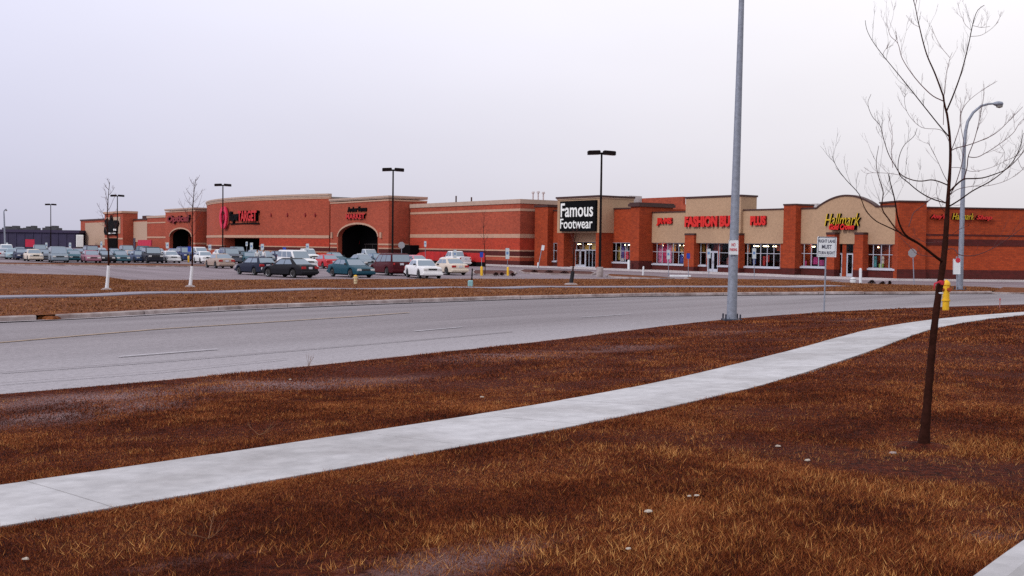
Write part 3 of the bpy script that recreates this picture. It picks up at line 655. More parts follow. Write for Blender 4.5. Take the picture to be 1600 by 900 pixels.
def par_block(par, s0, s1, y0, yb, z, h=.75):
    boxo('parapet', M_CORN, par, (s0 - .12, s1 + .12, y0 - .12, yb, z - h * .55, z - h * .35)); boxo('parapet', M_CORN, par, (s0 - .2, s1 + .2, y0 - .22, yb, z - h * .35, z)); boxo('parapet', M_BAND, par, (s0 - .08, s1 + .08, y0 - .08, yb, z - h, z - h * .72))

# right arched entrance
Y2 = YM - 3.4; s0, s1 = fx(516, Y2, 400), fx(607, Y2, 400); z1 = (zf(312, 520, Y2) + zf(304.5, 604, Y2)) / 2
cs = (fx(528, Y2) + fx(590, Y2)) / 2; wd = (fx(590, Y2) - fx(528, Y2)) / 2; spr = zf(370, 560, Y2); ris = zf(350.5, 559, Y2) - spr
arch_block(big, s0, s1, Y2, YM + 3, z1 - .6, cs, wd, spr, ris, M_BR)
par_block(big, s0, s1, Y2, YM + 3, z1)
for z0, zz, m, pr_ in ((zf(382, 520, Y2), zf(379.6, 520, Y2), M_BAND, .06), (L1[0][0], L1[0][1], M_BAND, .06), (L1[1][0], L1[1][1], M_BAND, .06)):
    boxo('stone_band', m, big, (s0, cs - wd - .3, Y2 - pr_, Y2, z0, zz), (cs + wd + .3, s1 + pr_, Y2 - pr_, Y2, z0, zz), (s1, s1 + pr_, Y2, YM - .1, z0, zz))
boxo('base_brick', M_BRD, big, (s0, cs - wd - .3, Y2 - .03, Y2, L1[1][1], L1[0][0]), (cs + wd + .3, s1 + .03, Y2 - .03, Y2, L1[1][1], L1[0][0]), (s1, s1 + .03, Y2, YM - .1, L1[1][1], L1[0][0]))
for px in (519.5, 596): 
    x = fx(px, Y2); boxo('wall_light', M_BAND, big, (x - .2, x + .2, Y2 - .25, Y2, zf(372, px, Y2), zf(363, px, Y2)))
b = fs(544, 331.5, Y2); c = fs(574, 322, Y2); text_mesh('Archer Farms', (b[0], c[0], b[1], c[1]), Y2, M_BLK, 'sign_letters', big, .18, .1, .035)
b = fs(543.5, 342.5, Y2); c = fs(573, 333.5, Y2); sign_text('MARKET', (b[0], c[0], b[1], c[1]), Y2, M_RSGN2, 'sign_letters', big, .35, 0, .03)
x = fs(559, 379, Y2 + 3.8); mb = MB(); mb.lathe([(0.01, -.03), (.75, -.03), (.75, .03), (.01, .03)], 20, M=Matrix.Translation((x[0], Y2 + 3.75, x[1])) @ Matrix.Rotation(R(90), 4, 'X')); mb.build('round_sign', M_RDULL, big)

# curved middle front
Y3 = YM - 3.0; c0, c1 = fx(323, Y3), fx(516, Y3) - .4; zc = (zf(315.5, 323, Y3) + zf(303.5, 516, Y3)) / 2
nA = 26; bul = 5.2
def arc(off=0.0, u0=0.0, u1=1.0, n=nA):
    return [(c0 + (c1 - c0) * u, Y3 - bul * 4 * u * (1 - u) - off) for u in np.linspace(u0, u1, n)]
def curved(name, m, z0, z1, off, u0=0.0, u1=1.0, back=None):
    A = arc(off, u0, u1); B = arc(-.4 if back is None else back, u0, u1)
    return MB().prism_z([(x, y) for x, y in A] + list(reversed([(x, y) for x, y in B])), z0, z1).build(name, m, big)
A = arc(); ze = (zf(371.5, 430, Y3 - 4), zf(367.3, 430, Y3 - 4)); ub, ua = None, None
# opening of the wide entrance under the band
def u_of(px, py=395):
    best = min(np.linspace(0, 1, 400), key=lambda u: abs(proj(BM @ Vector((c0 + (c1 - c0) * u, Y3 - bul * 4 * u * (1 - u), 1.5)))[0] - px)); return best
ua, ub = u_of(350), u_of(405)
zo = ze[0] - .08
MB().prism_z(arc() + [(c1, YM + 6), (c0, YM + 6)], zo, zc - .8).build('curved_wall', M_BR, big)
for q0, q1 in ((0, ua), (ub, 1)):
    MB().prism_z(arc(0, q0, q1) + list(reversed(arc(-2.0, q0, q1))), -.1, zo).build('curved_wall', M_BRB if q0 else M_BR, big)
    for z0, z1 in L1: curved('stone_band', M_BAND, z0, z1, .06, q0, q1)
    curved('base_brick', M_BRD, L1[1][1], L1[0][0], .03, q0, q1)
curved('stone_band', M_BAND, ze[0], ze[1], .08)
curved('parapet', M_BAND, zc - .8, zc - .55, .08); curved('parapet', M_CORN, zc - .55, zc - .3, .14); curved('parapet', M_CORN, zc - .3, zc, .24)
MB().prism_z(list(arc(-.3)) + [(c1, YM + 6), (c0, YM + 6)], zc - .8, zc - .5).build('roof', M_ROOF, big)
xa, xb = A[0][0] + (c1 - c0) * ua, c0 + (c1 - c0) * ub
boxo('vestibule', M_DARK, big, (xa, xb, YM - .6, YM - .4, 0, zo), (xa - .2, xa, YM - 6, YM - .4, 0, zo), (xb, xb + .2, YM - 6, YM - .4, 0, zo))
dr = MB()
for k in range(9): x = xa + (xb - xa) * k / 8; dr.box(x - .05, x + .05, YM - .75, YM - .62, 0, 2.8)
dr.box(xa, xb, YM - .76, YM - .64, 2.8, 2.95); dr.build('door_frame', M_FRD, big)
# letters on the curved wall: each placed on the chord of its own span
def on_curve(px0, px1, y1_, y0_, s_, m, depth=.3, shear=0.0, bold=.04, name='sign_letters'):
    ua_, ub_ = u_of(px0), u_of(px1); f = lambda u: Vector((c0 + (c1 - c0) * u, Y3 - bul * 4 * u * (1 - u), 0))
    A_, B_ = f(ua_), f(ub_); ln = (B_ - A_).length; a = math.atan2(B_.y - A_.y, B_.x - A_.x)
    M_ = Matrix.Translation(A_) @ Matrix.Rotation(a, 4, 'Z'); Mi = (BM @ M_).inverted()
    def z_at(px, py): o = Mi @ CAM; d = Mi.to_3x3() @ ray(px, py); return (o + d * ((-.1 - o.y) / d.y)).z
    pm = (px0 + px1) / 2; t = (sign_text if m is not M_BLK else text_mesh)(s_, (0, ln, z_at(pm, y0_), z_at(pm, y1_)), -.12, m, name, big, depth, shear, bold); t.matrix_local = M_; return t, M_, ln, z_at
on_curve(361, 376, 330, 349, 'Super', M_BLK, .3, .25, .05)
on_curve(376.5, 406, 329, 346, 'TARGET', M_RSGN2, .55, 0, .04)
t_, M_, ln, z_at = on_curve(361, 406, 348.5, 350.5, '-', M_BLK, .2, 0, .05)
# roundel
uc = u_of(353.5); x = c0 + (c1 - c0) * uc; yc = Y3 - bul * 4 * uc * (1 - uc); sl_ = math.atan2(-(4 * bul * (1 - 2 * uc)), (c1 - c0))
Mr = Matrix.Translation((x, yc - .35, z_at(353, 340))) @ Matrix.Rotation(sl_, 4, 'Z') @ Matrix.Rotation(R(90), 4, 'X')
rad = (z_at(353, 322) - z_at(353, 358)) / 2
mb = MB(); 
def annulus(mb, r0_, r1_, d, n=40):
    V = []; 
    for k in range(n):
        a = 2 * math.pi * k / n; c, s_ = math.cos(a), math.sin(a); V += [(r0_ * c, r0_ * s_, d), (r1_ * c, r1_ * s_, d), (r1_ * c, r1_ * s_, 0), (r0_ * c, r0_ * s_, 0)]
    f = []
    for k in range(n):
        q = (k + 1) % n
        for j in range(4): jj = (j + 1) % 4; f.append((k * 4 + j, k * 4 + jj, q * 4 + jj, q * 4 + j))
    mb.add(V, f)
annulus(mb, rad * .62, rad, .3); annulus(mb, .01, rad * .3, .3)
o = mb.build('roundel_sign', mat('crimson_sign', (.62, .012, .06), .5), big); o.matrix_local = Mr
# small red diamonds along the wall
for px in (424, 449, 477, 493):
    u = u_of(px); x = c0 + (c1 - c0) * u; y = Y3 - bul * 4 * u * (1 - u); z = zf(336, px, y); q = .22
    MB().prism_y([(x, z - q * 1.6), (x + q, z), (x, z + q * 1.6), (x - q, z)], y - .12, y).build('wall_ornament', M_RDULL, big)

# left arched entrance
Y4 = YM - 5.0; s0, s1 = fx(258.5, Y4), fx(305, Y4); z1 = (zf(327, 260, Y4) + zf(324, 304, Y4)) / 2
cs = (fx(265, Y4) + fx(299, Y4)) / 2; wd = (fx(299, Y4) - fx(265, Y4)) / 2; spr = zf(370, 282, Y4); ris = zf(357.5, 282, Y4) - spr
arch_block(big, s0, s1, Y4, YM + 3, z1 - .6, cs, wd, spr, ris, M_BR)
par_block(big, s0, s1, Y4, YM + 3, z1)
b = fs(264, 350, Y4); c = fs(298.5, 335.5, Y4); sign_text('Optical', (b[0], c[0], b[1], c[1]), Y4, M_RDULL, 'sign_letters', big, .45, .1, .05)
zq = zf(381, 262, Y4); boxo('stone_band', M_BAND, big, (s0, cs - wd - .3, Y4 - .06, Y4, zq, zq + .35), (cs + wd + .3, s1 + .06, Y4 - .06, Y4, zq, zq + .35), (s1, s1 + .06, Y4, YM, zq, zq + .35))
# wall between, brick and stucco, with the low parapet
YL = YM - 1.0
sA, sB, sCc, sD = fx(230, YL), fx(258, YL) + 3, fx(198, YL), fx(126, YL)
zl = zf(337, 244, YL); boxo('wall', M_BR, big, (sA, sB + 14, YL, YD, -.1, zl - .5)); boxo('parapet', M_CORN, big, (sA - .1, sB, YL - .15, YL + .5, zl - .5, zl))
boxo('stone_band', M_BAND, big, (sA, sB, YL - .08, YL, zf(348.8, 244, YL), zf(347, 244, YL))); boxo('stone_band', M_BAND, big, (sA, sB, YL - .08, YL, zf(372, 244, YL), zf(369.5, 244, YL)))
zs = zf(344, 215, YL); boxo('wall', M_BR, big, (sCc - 1, sA, YL + .05, YD, -.1, zs)); boxo('stucco_panel', M_TAN2, big, (sCc, sA, YL - .05, YL + .05, zf(378, 215, YL), zf(346.5, 215, YL)))
boxo('parapet', M_COP, big, (sCc, sA, YL - .15, YL + .4, zs, zs + .3))
x0_, x1_ = fx(203.5, YL), fx(212, YL); boxo('service_door', mat('grey_door', (.07, .07, .11), .6), big, (x0_, x1_, YL - .12, YL - .06, 0, zf(372, 208, YL)))
# far left low wing
zw = zf(344.5, 145, YL); boxo('wall', M_BR, big, (sD, sCc + 1, YL + .02, YD, -.1, zw)); x0_, x1_ = fx(133.5, YL), fx(163, YL)
boxo('stucco_panel', M_TAN2, big, (x0_, x1_ + 6, YL - .08, YL + .02, zf(383, 145, YL), zf(348, 145, YL))); boxo('parapet', M_COP, big, (sD - .2, sCc, YL - .15, YL + .4, zw, zw + .4))
boxo('stone_band', M_BAND, big, (sD - .05, x0_, YL - .1, YL + .02, zf(373, 130, YL), zf(371, 130, YL)))
# left tower
Y5 = YL - 2.6; t0, t1 = fx(163.5, Y5), fx(192, Y5); zT = zf(330.5, 178, Y5)
boxo('tower_wall', M_BR, big, (t0, t1, Y5, YL + 1, -.1, zT - .5)); boxo('parapet', M_BAND, big, (t0 - .2, t1 + .2, Y5 - .3, YL + 1, zT - .5, zT))
boxo('stucco_panel', M_TAN2, big, (t0 + 1.6, t1 - 2, Y5 - .1, Y5, 4.4, zT - 1.4)); boxo('stone_band', M_BAND, big, (t0 - .05, t1 + .06, Y5 - .12, Y5, zf(374, 178, Y5), zf(371.5, 178, Y5)))
boxo('tower_door', M_DARK, big, (fx(171, Y5), fx(183.5, Y5), Y5 - .3, Y5 - .14, 0, zf(372, 178, Y5)))
# black cut-out sign with three prongs
bl = [(165.8, 362), (166.5, 355), (169.5, 354), (167, 349), (167.5, 344), (170, 341.5), (171.5, 346), (174, 346.5), (175.5, 338), (176.5, 336), (178, 344.5), (181, 345), (182.5, 344), (186.5, 345), (187.5, 349), (185.5, 354), (185, 362), (183.5, 368), (180, 366.5), (170, 367.5), (167, 366.5)]
pl = [fs(x, y, Y5) for x, y in bl]
mb = MB(); n = len(pl); V = [(x, Y5 - .6, z) for x, z in pl] + [(x, Y5 - .2, z) for x, z in pl]; cxx = sum(p[0] for p in pl) / n; czz = fs(176, 357, Y5)[1]
V += [(cxx, Y5 - .6, czz)]; mb.add(V, [(i, (i + 1) % n, 2 * n) for i in range(n)] + [(i, i + n, (i + 1) % n + n, (i + 1) % n) for i in range(n)]); mb.build('cutout_sign', M_BLK, big)
for a_, b_ in (((177.5, 360.5), (181.5, 357.5)), ((169.8, 365.3), (173, 363.6)), ((175, 364.8), (181, 363.8))):
    p, q = fs(*a_, Y5 - .6), fs(*b_, Y5 - .6); boxo('sign_mark', M_WHT, big, (p[0], q[0], Y5 - .68, Y5 - .6, p[1], q[1]))
# right wing goes from 41 to corner; rooftop bits
for px, py in ((833, 301), (841, 300.5), (849, 301.5)):
    y = 12; s_, z_ = fs(px, py, y); mb = MB(); mb.tube([(s_, y, zt - 1), (s_, y, z_)], .10, 8); mb.tube([(s_, y, z_ - .1), (s_, y, z_ + .15)], [.25, .2], 8); mb.build('vent_pipe', M_HVAC, big)
for px, py in ((736, 308), (712, 306)):
    y = 8; s_, z_ = fs(px, py, y); boxo('roof_vent', M_COP, big, (s_ - .08, s_ + .08, y, y + .16, zt - .9, z_))
y = 2; s_, z_ = fs(226, 337, y); boxo('roof_unit', M_COP, big, (s_ - 2, s_ + 2, y, y + 2, zs - .1, z_))
# street-level red panels
def panel(name, label, cat, px0, px1, py0, py1, y, m, th=.1):
    s0, zb = fs(px0, py1, y); s1, ztp = fs(px1, py0, y); p = BM @ Vector(((s0 + s1) / 2, y, 0)); e = empty(name, p, ROT, label, cat); h = (s1 - s0) / 2
    boxo('panel', m, e, (-h, h, -th, 0, max(.4, zb), ztp)); boxo('post', M_FRD, e, (-h, -h + .1, 0, .1, 0, ztp), (h - .1, h, 0, .1, 0, ztp)); return e
panel('banner_stand', 'crimson banner on posts before the left end of the big store', 'banner', 216, 237, 375, 383.5, YL - 3, mat('crimson_banner', (.45, .008, .045), .6, var=.25, scale=1.2))

# low red garden barrier in front of the right wing
yb = YM - 6.5; g0, g1 = fx(646, yb), fx(757, yb)
e = empty('garden_barrier', BM @ Vector(((g0 + g1) / 2, yb, 0)), ROT, 'low bright red barrier with a sloping left end before the big store', 'barrier'); h = (g1 - g0) / 2; zt2 = zf(393.5, 700, yb)
MB().prism_y([(-h, .55), (h, .55), (h, zt2 * .95), (0, zt2), (-h + 3.5, zt2), (-h + 1.4, zt2 * .88), (-h, .9)], 0, .15).build('panel', mat('red_barrier', (.40, .010, .010), .7, var=.35, scale=1.5), e)
boxo('skirt', M_BLK, e, (-h, h, .03, .12, 0, .55))

# ---------------------------------------------------------------- shops on the right
def window(par, s0, s1, z0, z1, y, cols, rows, sill=True, fr=M_FR, display=(), sillm=None, bar=None):
    """opening with frame, mullions, glass, a lit-from-outside display behind"""
    w_ = MB(); t = .055
    w_.box(s0, s0 + t, y - .02, y + .1, z0, z1); w_.box(s1 - t, s1, y - .02, y + .1, z0, z1); w_.box(s0 + t, s1 - t, y - .02, y + .1, z1 - t, z1); w_.box(s0 + t, s1 - t, y - .02, y + .1, z0, z0 + t)
    for k in range(1, cols): x = s0 + (s1 - s0) * k / cols; w_.box(x - .025, x + .025, y - .01, y + .09, z0 + t, z1 - t)
    zb = z0 + (z1 - z0) * (bar or .57)
    if rows > 1: w_.box(s0 + t, s1 - t, y - .015, y + .085, zb - .025, zb + .025)
    wo = w_.build('window', fr, par)
    boxo('pane', M_GLASS, wo, (s0 + t, s1 - t, y + .03, y + .045, z0 + t, z1 - t))
    if sill: boxo('sill', M_FR, wo, (s0 - .1, s1 + .1, y - .22, y - .021, z0 - .16, z0 - .002))
    if len(display) > 2:
        for k in range(cols // 2 + 1):
            x = s0 + (s1 - s0) * (k + .5) / (cols // 2 + 1); boxo('ceiling_lamp', M_LAMP, wo, (x - .3, x + .3, y + 1.4, y + 1.55, z1 - .30, z1 - .24))
    for (u0, u1, v0, v1, c) in display:
        nm = 'display_%02x%02x%02x' % tuple(int(min(1, q) * 255) for q in c); m = mat(nm, c, .7, var=.35, scale=2.5)
        d = MB(); yy = y + random.uniform(.5, .9); a, b_, c_, d_ = s0 + (s1 - s0) * u0, s0 + (s1 - s0) * u1, z0 + (z1 - z0) * v0, z0 + (z1 - z0) * v1
        d.rbox(a, b_, yy, yy + .12, c_, d_, min(.05, (b_ - a) * .2)); d.build('display', m, wo)
    return wo
M_LAMP = mat('shop_lamp', (.8, .7, .5), .5, emit=(1, .78, .45, 24))
def wall_with_holes(par, name, m, s0, s1, y0, y1, z0, z1, holes):
    """solid wall between y0,y1 with rectangular openings (a0,a1,b0,b1)"""
    xs = sorted({s0, s1, *[h[0] for h in holes], *[h[1] for h in holes]}); mb = MB()
    for a, b_ in zip(xs[:-1], xs[1:]):
        mid = (a + b_) / 2; hs = sorted([(h[2], h[3]) for h in holes if h[0] < mid < h[1]]); z = z0
        for q0, q1 in hs:
            if q0 > z: mb.box(a, b_, y0, y1, z, q0)
            z = max(z, q1)
        if z < z1: mb.box(a, b_, y0, y1, z, z1)
    return mb.build(name, m, par)
def door(par, s0, s1, z1, y, leaves, m=M_FR, z0=.16):
    w_ = (s1 - s0) / leaves
    for k in range(leaves):
        a, b_ = s0 + k * w_ + .015, s0 + (k + 1) * w_ - .015; d = MB(); t = .13
        d.box(a, a + t, y - .02, y + .05, z0, z1); d.box(b_ - t, b_, y - .02, y + .05, z0, z1); d.box(a + t, b_ - t, y - .02, y + .05, z1 - t, z1); d.box(a + t, b_ - t, y - .02, y + .05, z0, z0 + .28)
        o = d.build('door', m, par); boxo('pane', M_GLASS, o, (a + t, b_ - t, y, y + .02, z0 + .28, z1 - t)); hx = b_ - t * .6 if k % 2 == 0 else a + t * .6
        MB().tube([(hx, y - .1, 1.0), (hx, y - .1, 1.35)], .02, 6).build('handle', M_FRD, o)
ZP = (zf(331, 1018, YS) + zf(326, 1218, YS) + zf(320.6, 1401, YS)) / 3       # common parapet
ZSILL = (zf(413, 1060, YS) + zf(417, 1200, YS)) / 2; ZHEAD = (zf(379.8, 1030, YS) + zf(380, 1215, YS)) / 2
DEP = 22
# --- shoe store
sh = bld('shoe_store', 'brick shoe store with big black "Famous Footwear" sign on tan tower', 'shop')
q0, q1 = fx(834, YS), fx(1014, YS)
qp = fx(856, YS)
wz0, wz1 = zf(407.5, 862, YS), zf(379.5, 862, YS)
fw0, fw1, fz0, fz1 = fx(853.5, YS), fx(870.5, YS), wz0, wz1
gw0, gw1 = fx(954.5, YS), fx(984, YS); gz0, gz1 = zf(409.5, 968, YS), zf(379, 968, YS)
ft0, ft1 = fx(882, YS), fx(933, YS)
zw_ = zf(330, 861, YS)
wall_with_holes(sh, 'wall', M_BRS, q0, q1, YS, YS + .35, -.1, zw_, [(fw0, fw1, fz0, fz1), (gw0, gw1, gz0, gz1), (ft0 - .2, ft1 + .2, -.1, 3.6)])
boxo('side_wall', M_BRS, sh, (q0, q0 + .3, YS + .35, DEP, -.1, zw_), (q1 - .3, q1, YS + .35, DEP, -.1, zw_)); boxo('back_room', M_DARK, sh, (q0 + .3, q1 - .3, YS + 4, YS + 4.2, 0, zw_ - .1), (q0 + .3, q1 - .3, YS + .35, YS + 4, 3.9, 4.1))
boxo('roof', M_ROOF, sh, (q0 + .3, q1 - .3, YS + .35, DEP, zw_ - .4, zw_ - .15)); boxo('coping', M_COP, sh, (q0, q1, YS - .1, YS + .5, zw_, zw_ + .14))
boxo('base_brick', M_BRD, sh, (q0, ft0 - .2, YS - .04, YS, -.1, fz0 - .25), (ft1 + .2, q1, YS - .04, YS, -.1, gz0 - .25))
mer = [(.05, .25, .05, .75, (.5, .25, .06)), (.3, .45, .1, .6, (.06, .05, .2)), (.55, .75, .3, .85, (.45, .05, .1)), (.8, .95, .15, .5, (.35, .3, .5))]
window(sh, fw0, fw1, fz0, fz1, YS + .05, 3, 2, display=mer)
window(sh, gw0, gw1, gz0, gz1, YS + .05, 4, 2, display=[(.02, .16, .1, .8, (.5, .4, .1)), (.22, .4, .2, .95, (.12, .1, .35)), (.42, .55, .5, .95, (.5, .5, .6)), (.5, .72, .15, .55, (.7, .08, .12)), (.75, .98, .3, .95, (.6, .35, .08)), (.3, .5, .05, .2, (.6, .6, .65))])
# far pier
p0, p1 = fx(835, YS - .9), fx(855, YS - .9); zp_ = zf(320.5, 845, YS - .9)
boxo('pier', M_BRS, sh, (p0, p1, YS - .9, YS + 2.5, -.1, zp_ - .25)); boxo('coping', M_COP, sh, (p0 - .1, p1 + .1, YS - 1, YS + 2.6, zp_ - .25, zp_))
# higher brick wall behind
yb = YS + 8; boxo('upper_wall', M_BR, sh, (fx(836, yb), fx(1020, yb) + 5, yb, yb + .4, 3, zf(316, 860, yb)))
# sign tower
YT = YS - 2.2; t0, t1 = fx(870, YT), fx(935.5, YT); zt_ = (zf(307.5, 872, YT) + zf(305.5, 934, YT)) / 2; zb_ = (zf(363, 872, YT) + zf(364.5, 930, YT)) / 2
boxo('tower', M_TAN, sh, (t0, t1, YT, YS + 3, zb_, zt_ - .35)); boxo('tower_coping', M_COP, sh, (t0 - .15, t1 + .15, YT - .2, YS + 3.1, zt_ - .2, zt_)); boxo('tower_coping', M_TAN2, sh, (t0 - .08, t1 + .08, YT - .1, YS + 3.05, zt_ - .35, zt_ - .2))
pz = (zf(378, 900, YS - .6)); pq0, pq1 = fx(878, YS - .6), fx(931.5, YS - .6)
boxo('fascia', M_TAN, sh, (pq0, pq1, YS - .6, YS + .1, pz, zb_))
boxo('pier', M_BRS, sh, (fx(870.5, YT), fx(880, YT), YT + .05, YS, -.1, zb_ - .002), (fx(930, YT), fx(935, YT) - .05, YT + .05, YS, -.1, zb_ - .002))
bz0, bz1 = fs(877.5, 360.5, YT), fs(933.8, 312.5, YT); mb = MB(); mb.box(bz0[0], bz1[0], YT - .3, YT, (bz0[1] + fs(933, 362.5, YT)[1]) / 2, (bz1[1] + fs(877, 315, YT)[1]) / 2); bd = mb.build('sign_board', M_BLK, sh)
zz0, zz1 = min(v[2] for v in mb.v), max(v[2] for v in mb.v); hh = zz1 - zz0; ww = bz1[0] - bz0[0]
text_mesh('Famous', (bz0[0] + ww * .03, bz1[0] - ww * .06, zz0 + hh * .47, zz0 + hh * .93), YT - .3, M_WHT, 'letters', bd, .04, 0, .012)
text_mesh('Footwear', (bz0[0] + ww * .02, bz1[0] - ww * .07, zz0 + hh * .09, zz0 + hh * .42), YT - .3, M_WHT, 'letters', bd, .04, 0, .008)
# entrance glazing
yE = YS - .35
zd = zf(390.5, 905, yE)
e0_, e1_ = fx(881.5, yE), fx(931, yE); d0_, d1_ = fx(898.5, yE), fx(915, yE)
window(sh, e0_, e1_, zd, pz, yE, 5, 1, False, display=[(.3, .5, .1, .7, (.4, .3, .2)), (.55, .68, .0, .7, (.8, .5, .1)), (.75, .98, .1, .9, (.85, .55, .12))])
window(sh, e0_, d0_, .16, zd, yE, 2, 1, False, display=[(.05, .9, .05, .95, (.30, .22, .17))]); window(sh, d1_, e1_, .16, zd, yE, 3, 1, False)
door(sh, d0_, d1_, zd, yE, 2)
boxo('door_step', mat('white_step', (.6, .6, .66), .7), sh, (fx(880, yE - .8), fx(932, yE - .8), yE - .8, yE + .3, .0, .2))
# right end block
Y6 = YS - 2.0; p0, p1 = fx(984.5, Y6), fx(998, Y6); zr = zf(316.5, 990, Y6); boxo('end_block', M_BRS, sh, (p0, p1, Y6, YS + 3, -.1, zr - .45)); boxo('coping', M_COP, sh, (p0 - .2, p1 + .2, Y6 - .25, YS + 3.2, zr - .45, zr - .15), (p0 - .1, p1 + .1, Y6 - .15, YS + 3.1, zr - .15, zr))
boxo('base_brick', M_BRD, sh, (p0 - .04, p1 + .04, Y6 - .04, YS - .05, -.1, 1.1))
# rooftop heat unit with a hood
y = YS + 6; s0_, za = fs(975, 317, y); s1_, zb2 = fs(1003, 308, y); u = empty('rooftop_unit', BM @ Vector(((s0_ + s1_) / 2 - 2.2, y, zw_ - .16)), ROT, 'pale rooftop heating unit with tilted dark hood behind the shoe store parapet', 'rooftop unit'); h = (s1_ - s0_) / 2; z0_ = 0; zt3 = zb2 - zw_ + .16 + .25
boxo('cabinet', M_HVAC, u, (-h * .5, h, 0, 2, z0_, zt3 * 1.0)); MB().add([(-h, 0, zt3 * .95), (-h * .9, 0, zt3), (-h * .5, 0, zt3 * .55), (-h * .5, 0, zt3 * .35), (-h, 2, zt3 * .95), (-h * .9, 2, zt3), (-h * .5, 2, zt3 * .55), (-h * .5, 2, zt3 * .35)], [(0, 3, 2, 1), (4, 5, 6, 7), (0, 1, 5, 4), (1, 2, 6, 5), (2, 3, 7, 6), (3, 0, 4, 7)]).build('hood', mat('hood_metal', (.10, .09, .16), .5), u)

# --- clothing store
cl = bld('clothing_store', 'tan stucco clothing store with bright red "FASHION BUG PLUS" letters', 'shop')
c0_, c1_ = fx(1015.5, YS), fx(1221, YS)
W1 = (fx(1017.5, YS), fx(1068.5, YS)); W2a = (fx(1085, YS), fx(1103.5, YS)); DR = (fx(1104.5, YS), fx(1122, YS)); W2b = (fx(1123, YS), fx(1138.5, YS)); W3 = (fx(1157.5, YS), fx(1219, YS))
zdh = zf(393, 1113, YS)
wall_with_holes(cl, 'lower_wall', M_BRS, c0_, c1_, YS, YS + .35, -.1, ZHEAD, [(*W1, ZSILL, ZHEAD), (*W2a, ZSILL, ZHEAD), (DR[0], DR[1], -.1, ZHEAD), (*W2b, ZSILL, ZHEAD), (*W3, ZSILL, ZHEAD)])
boxo('upper_wall', M_TAN, cl, (c0_, c1_, YS - .12, YS + .35, ZHEAD, ZP - .12)); boxo('coping', M_COP, cl, (c0_ - .05, c1_, YS - .22, YS + .5, ZP - .12, ZP))
boxo('base_brick', M_BRD, cl, (c0_, DR[0] - .02, YS - .04, YS, -.1, ZSILL - .2), (DR[1] + .02, c1_, YS - .04, YS, -.1, ZSILL - .2))
boxo('side_wall', M_BRS, cl, (c0_, c0_ + .3, YS + .35, DEP, -.1, ZP - .3), (c1_ - .3, c1_, YS + .35, DEP, -.1, ZP - .3)); boxo('back_room', M_DARK, cl, (c0_ + .3, c1_ - .3, YS + 4, YS + 4.2, 0, ZP - .5), (c0_ + .3, c1_ - .3, YS + .35, YS + 4, ZHEAD + .1, ZHEAD + .3)); boxo('roof', M_ROOF, cl, (c0_ + .3, c1_ - .3, YS + .35, DEP, ZP - .7, ZP - .5))
r0_, r1_ = fx(1070, YS - .5), fx(1156, YS - .5); zr = (zf(307, 1072, YS - .5) + zf(305, 1150, YS - .5)) / 2
boxo('raised_panel', M_TAN, cl, (r0_, r1_, YS - .5, YS + 1.8, ZHEAD + .001, zr - .18)); boxo('coping', M_COP, cl, (r0_ - .08, r1_ + .08, YS - .6, YS + 1.9, zr - .18, zr))
for a, b_ in ((1069.5, 1084), (1140, 1155)):
    x0_, x1_ = fx(a, YS - .8), fx(b_, YS - .8); zpp = zf(364.5, a, YS - .8); boxo('pier', M_BRS, cl, (x0_, x1_, YS - .8, YS + .02, -.1, zpp - .2)); boxo('pier_cap', M_COP, cl, (x0_ - .03, x1_ + .03, YS - .84, YS, zpp - .2, zpp))
    boxo('pier_base', M_BRD, cl, (x0_ - .03, x1_ + .03, YS - .83, YS - .01, -.1, ZSILL - .2))
x0_, x1_ = fx(1223, YS - .9), fx(1242, YS - .9); zpp = zf(318.5, 1232, YS - .9)
pk = (.75, .25, .45); pk2 = (.65, .06, .18)
window(cl, *W1, ZSILL, ZHEAD, YS + .06, 6, 2, display=[(.01, .15, .05, .9, pk), (.18, .33, .05, .95, pk2), (.35, .49, .05, .9, pk), (.5, .62, .6, .95, (.7, .3, .06)), (.7, .78, .55, .9, (.6, .35, .1)), (.72, .82, .05, .45, (.06, .08, .35)), (.86, .93, .1, .4, (.15, .25, .4))])
window(cl, *W2a, ZSILL, ZHEAD, YS + .06, 2, 2, display=[(.1, .5, .55, .95, (.7, .38, .06)), (.6, .85, .5, .9, (.6, .4, .1))])
window(cl, *W2b, ZSILL, ZHEAD, YS + .06, 1, 2, display=[(.2, .8, .05, .35, (.3, .12, .12))])
window(cl, DR[0], DR[1], zdh, ZHEAD, YS + .06, 1, 1, False, display=[(.1, .9, .1, .9, (.25, .03, .02))])
door(cl, DR[0], DR[1], zdh, YS + .08, 2)
window(cl, *W3, ZSILL, ZHEAD, YS + .06, 6, 2, display=[(.02, .12, .6, .95, (.6, .2, .1)), (.4, .46, .05, .45, (.5, .04, .04)), (.5, .58, .2, .5, (.45, .05, .06)), (.75, .98, .7, .95, (.6, .10, .03)), (.2, .28, .1, .4, (.06, .1, .3)), (.05, .1, .1, .4, (.2, .2, .2))])
def letters(par, s_, a, b_, y, m, **k):
    """a=(left,bottom) b=(right,top) in photo survey coordinates"""
    p, q = fs(*a, y), fs(*b_, y); return sign_text(s_, (p[0], q[0], p[1], q[1]), y, m, 'sign_letters', par, **k)
letters(cl, 'JR·MS', (1028, 353), (1052, 340), YS - .12, M_RSIGN, depth=.25, bold=.06, back=M_RDULL)
letters(cl, 'FASHION BUG', (1072.5, 355), (1153.5, 336.5), YS - .5, M_RSIGN, depth=.3, bold=.06, back=M_RDULL)
letters(cl, 'PLUS', (1174.5, 352.5), (1199, 337), YS - .12, M_RSIGN, depth=.25, bold=.06, back=M_RDULL)
boxo('upper_wall', M_BR, cl, (fx(1017, 9), fx(1068, 9) + 1, 9, 9.4, 4, zf(320.5, 1040, 9))); 

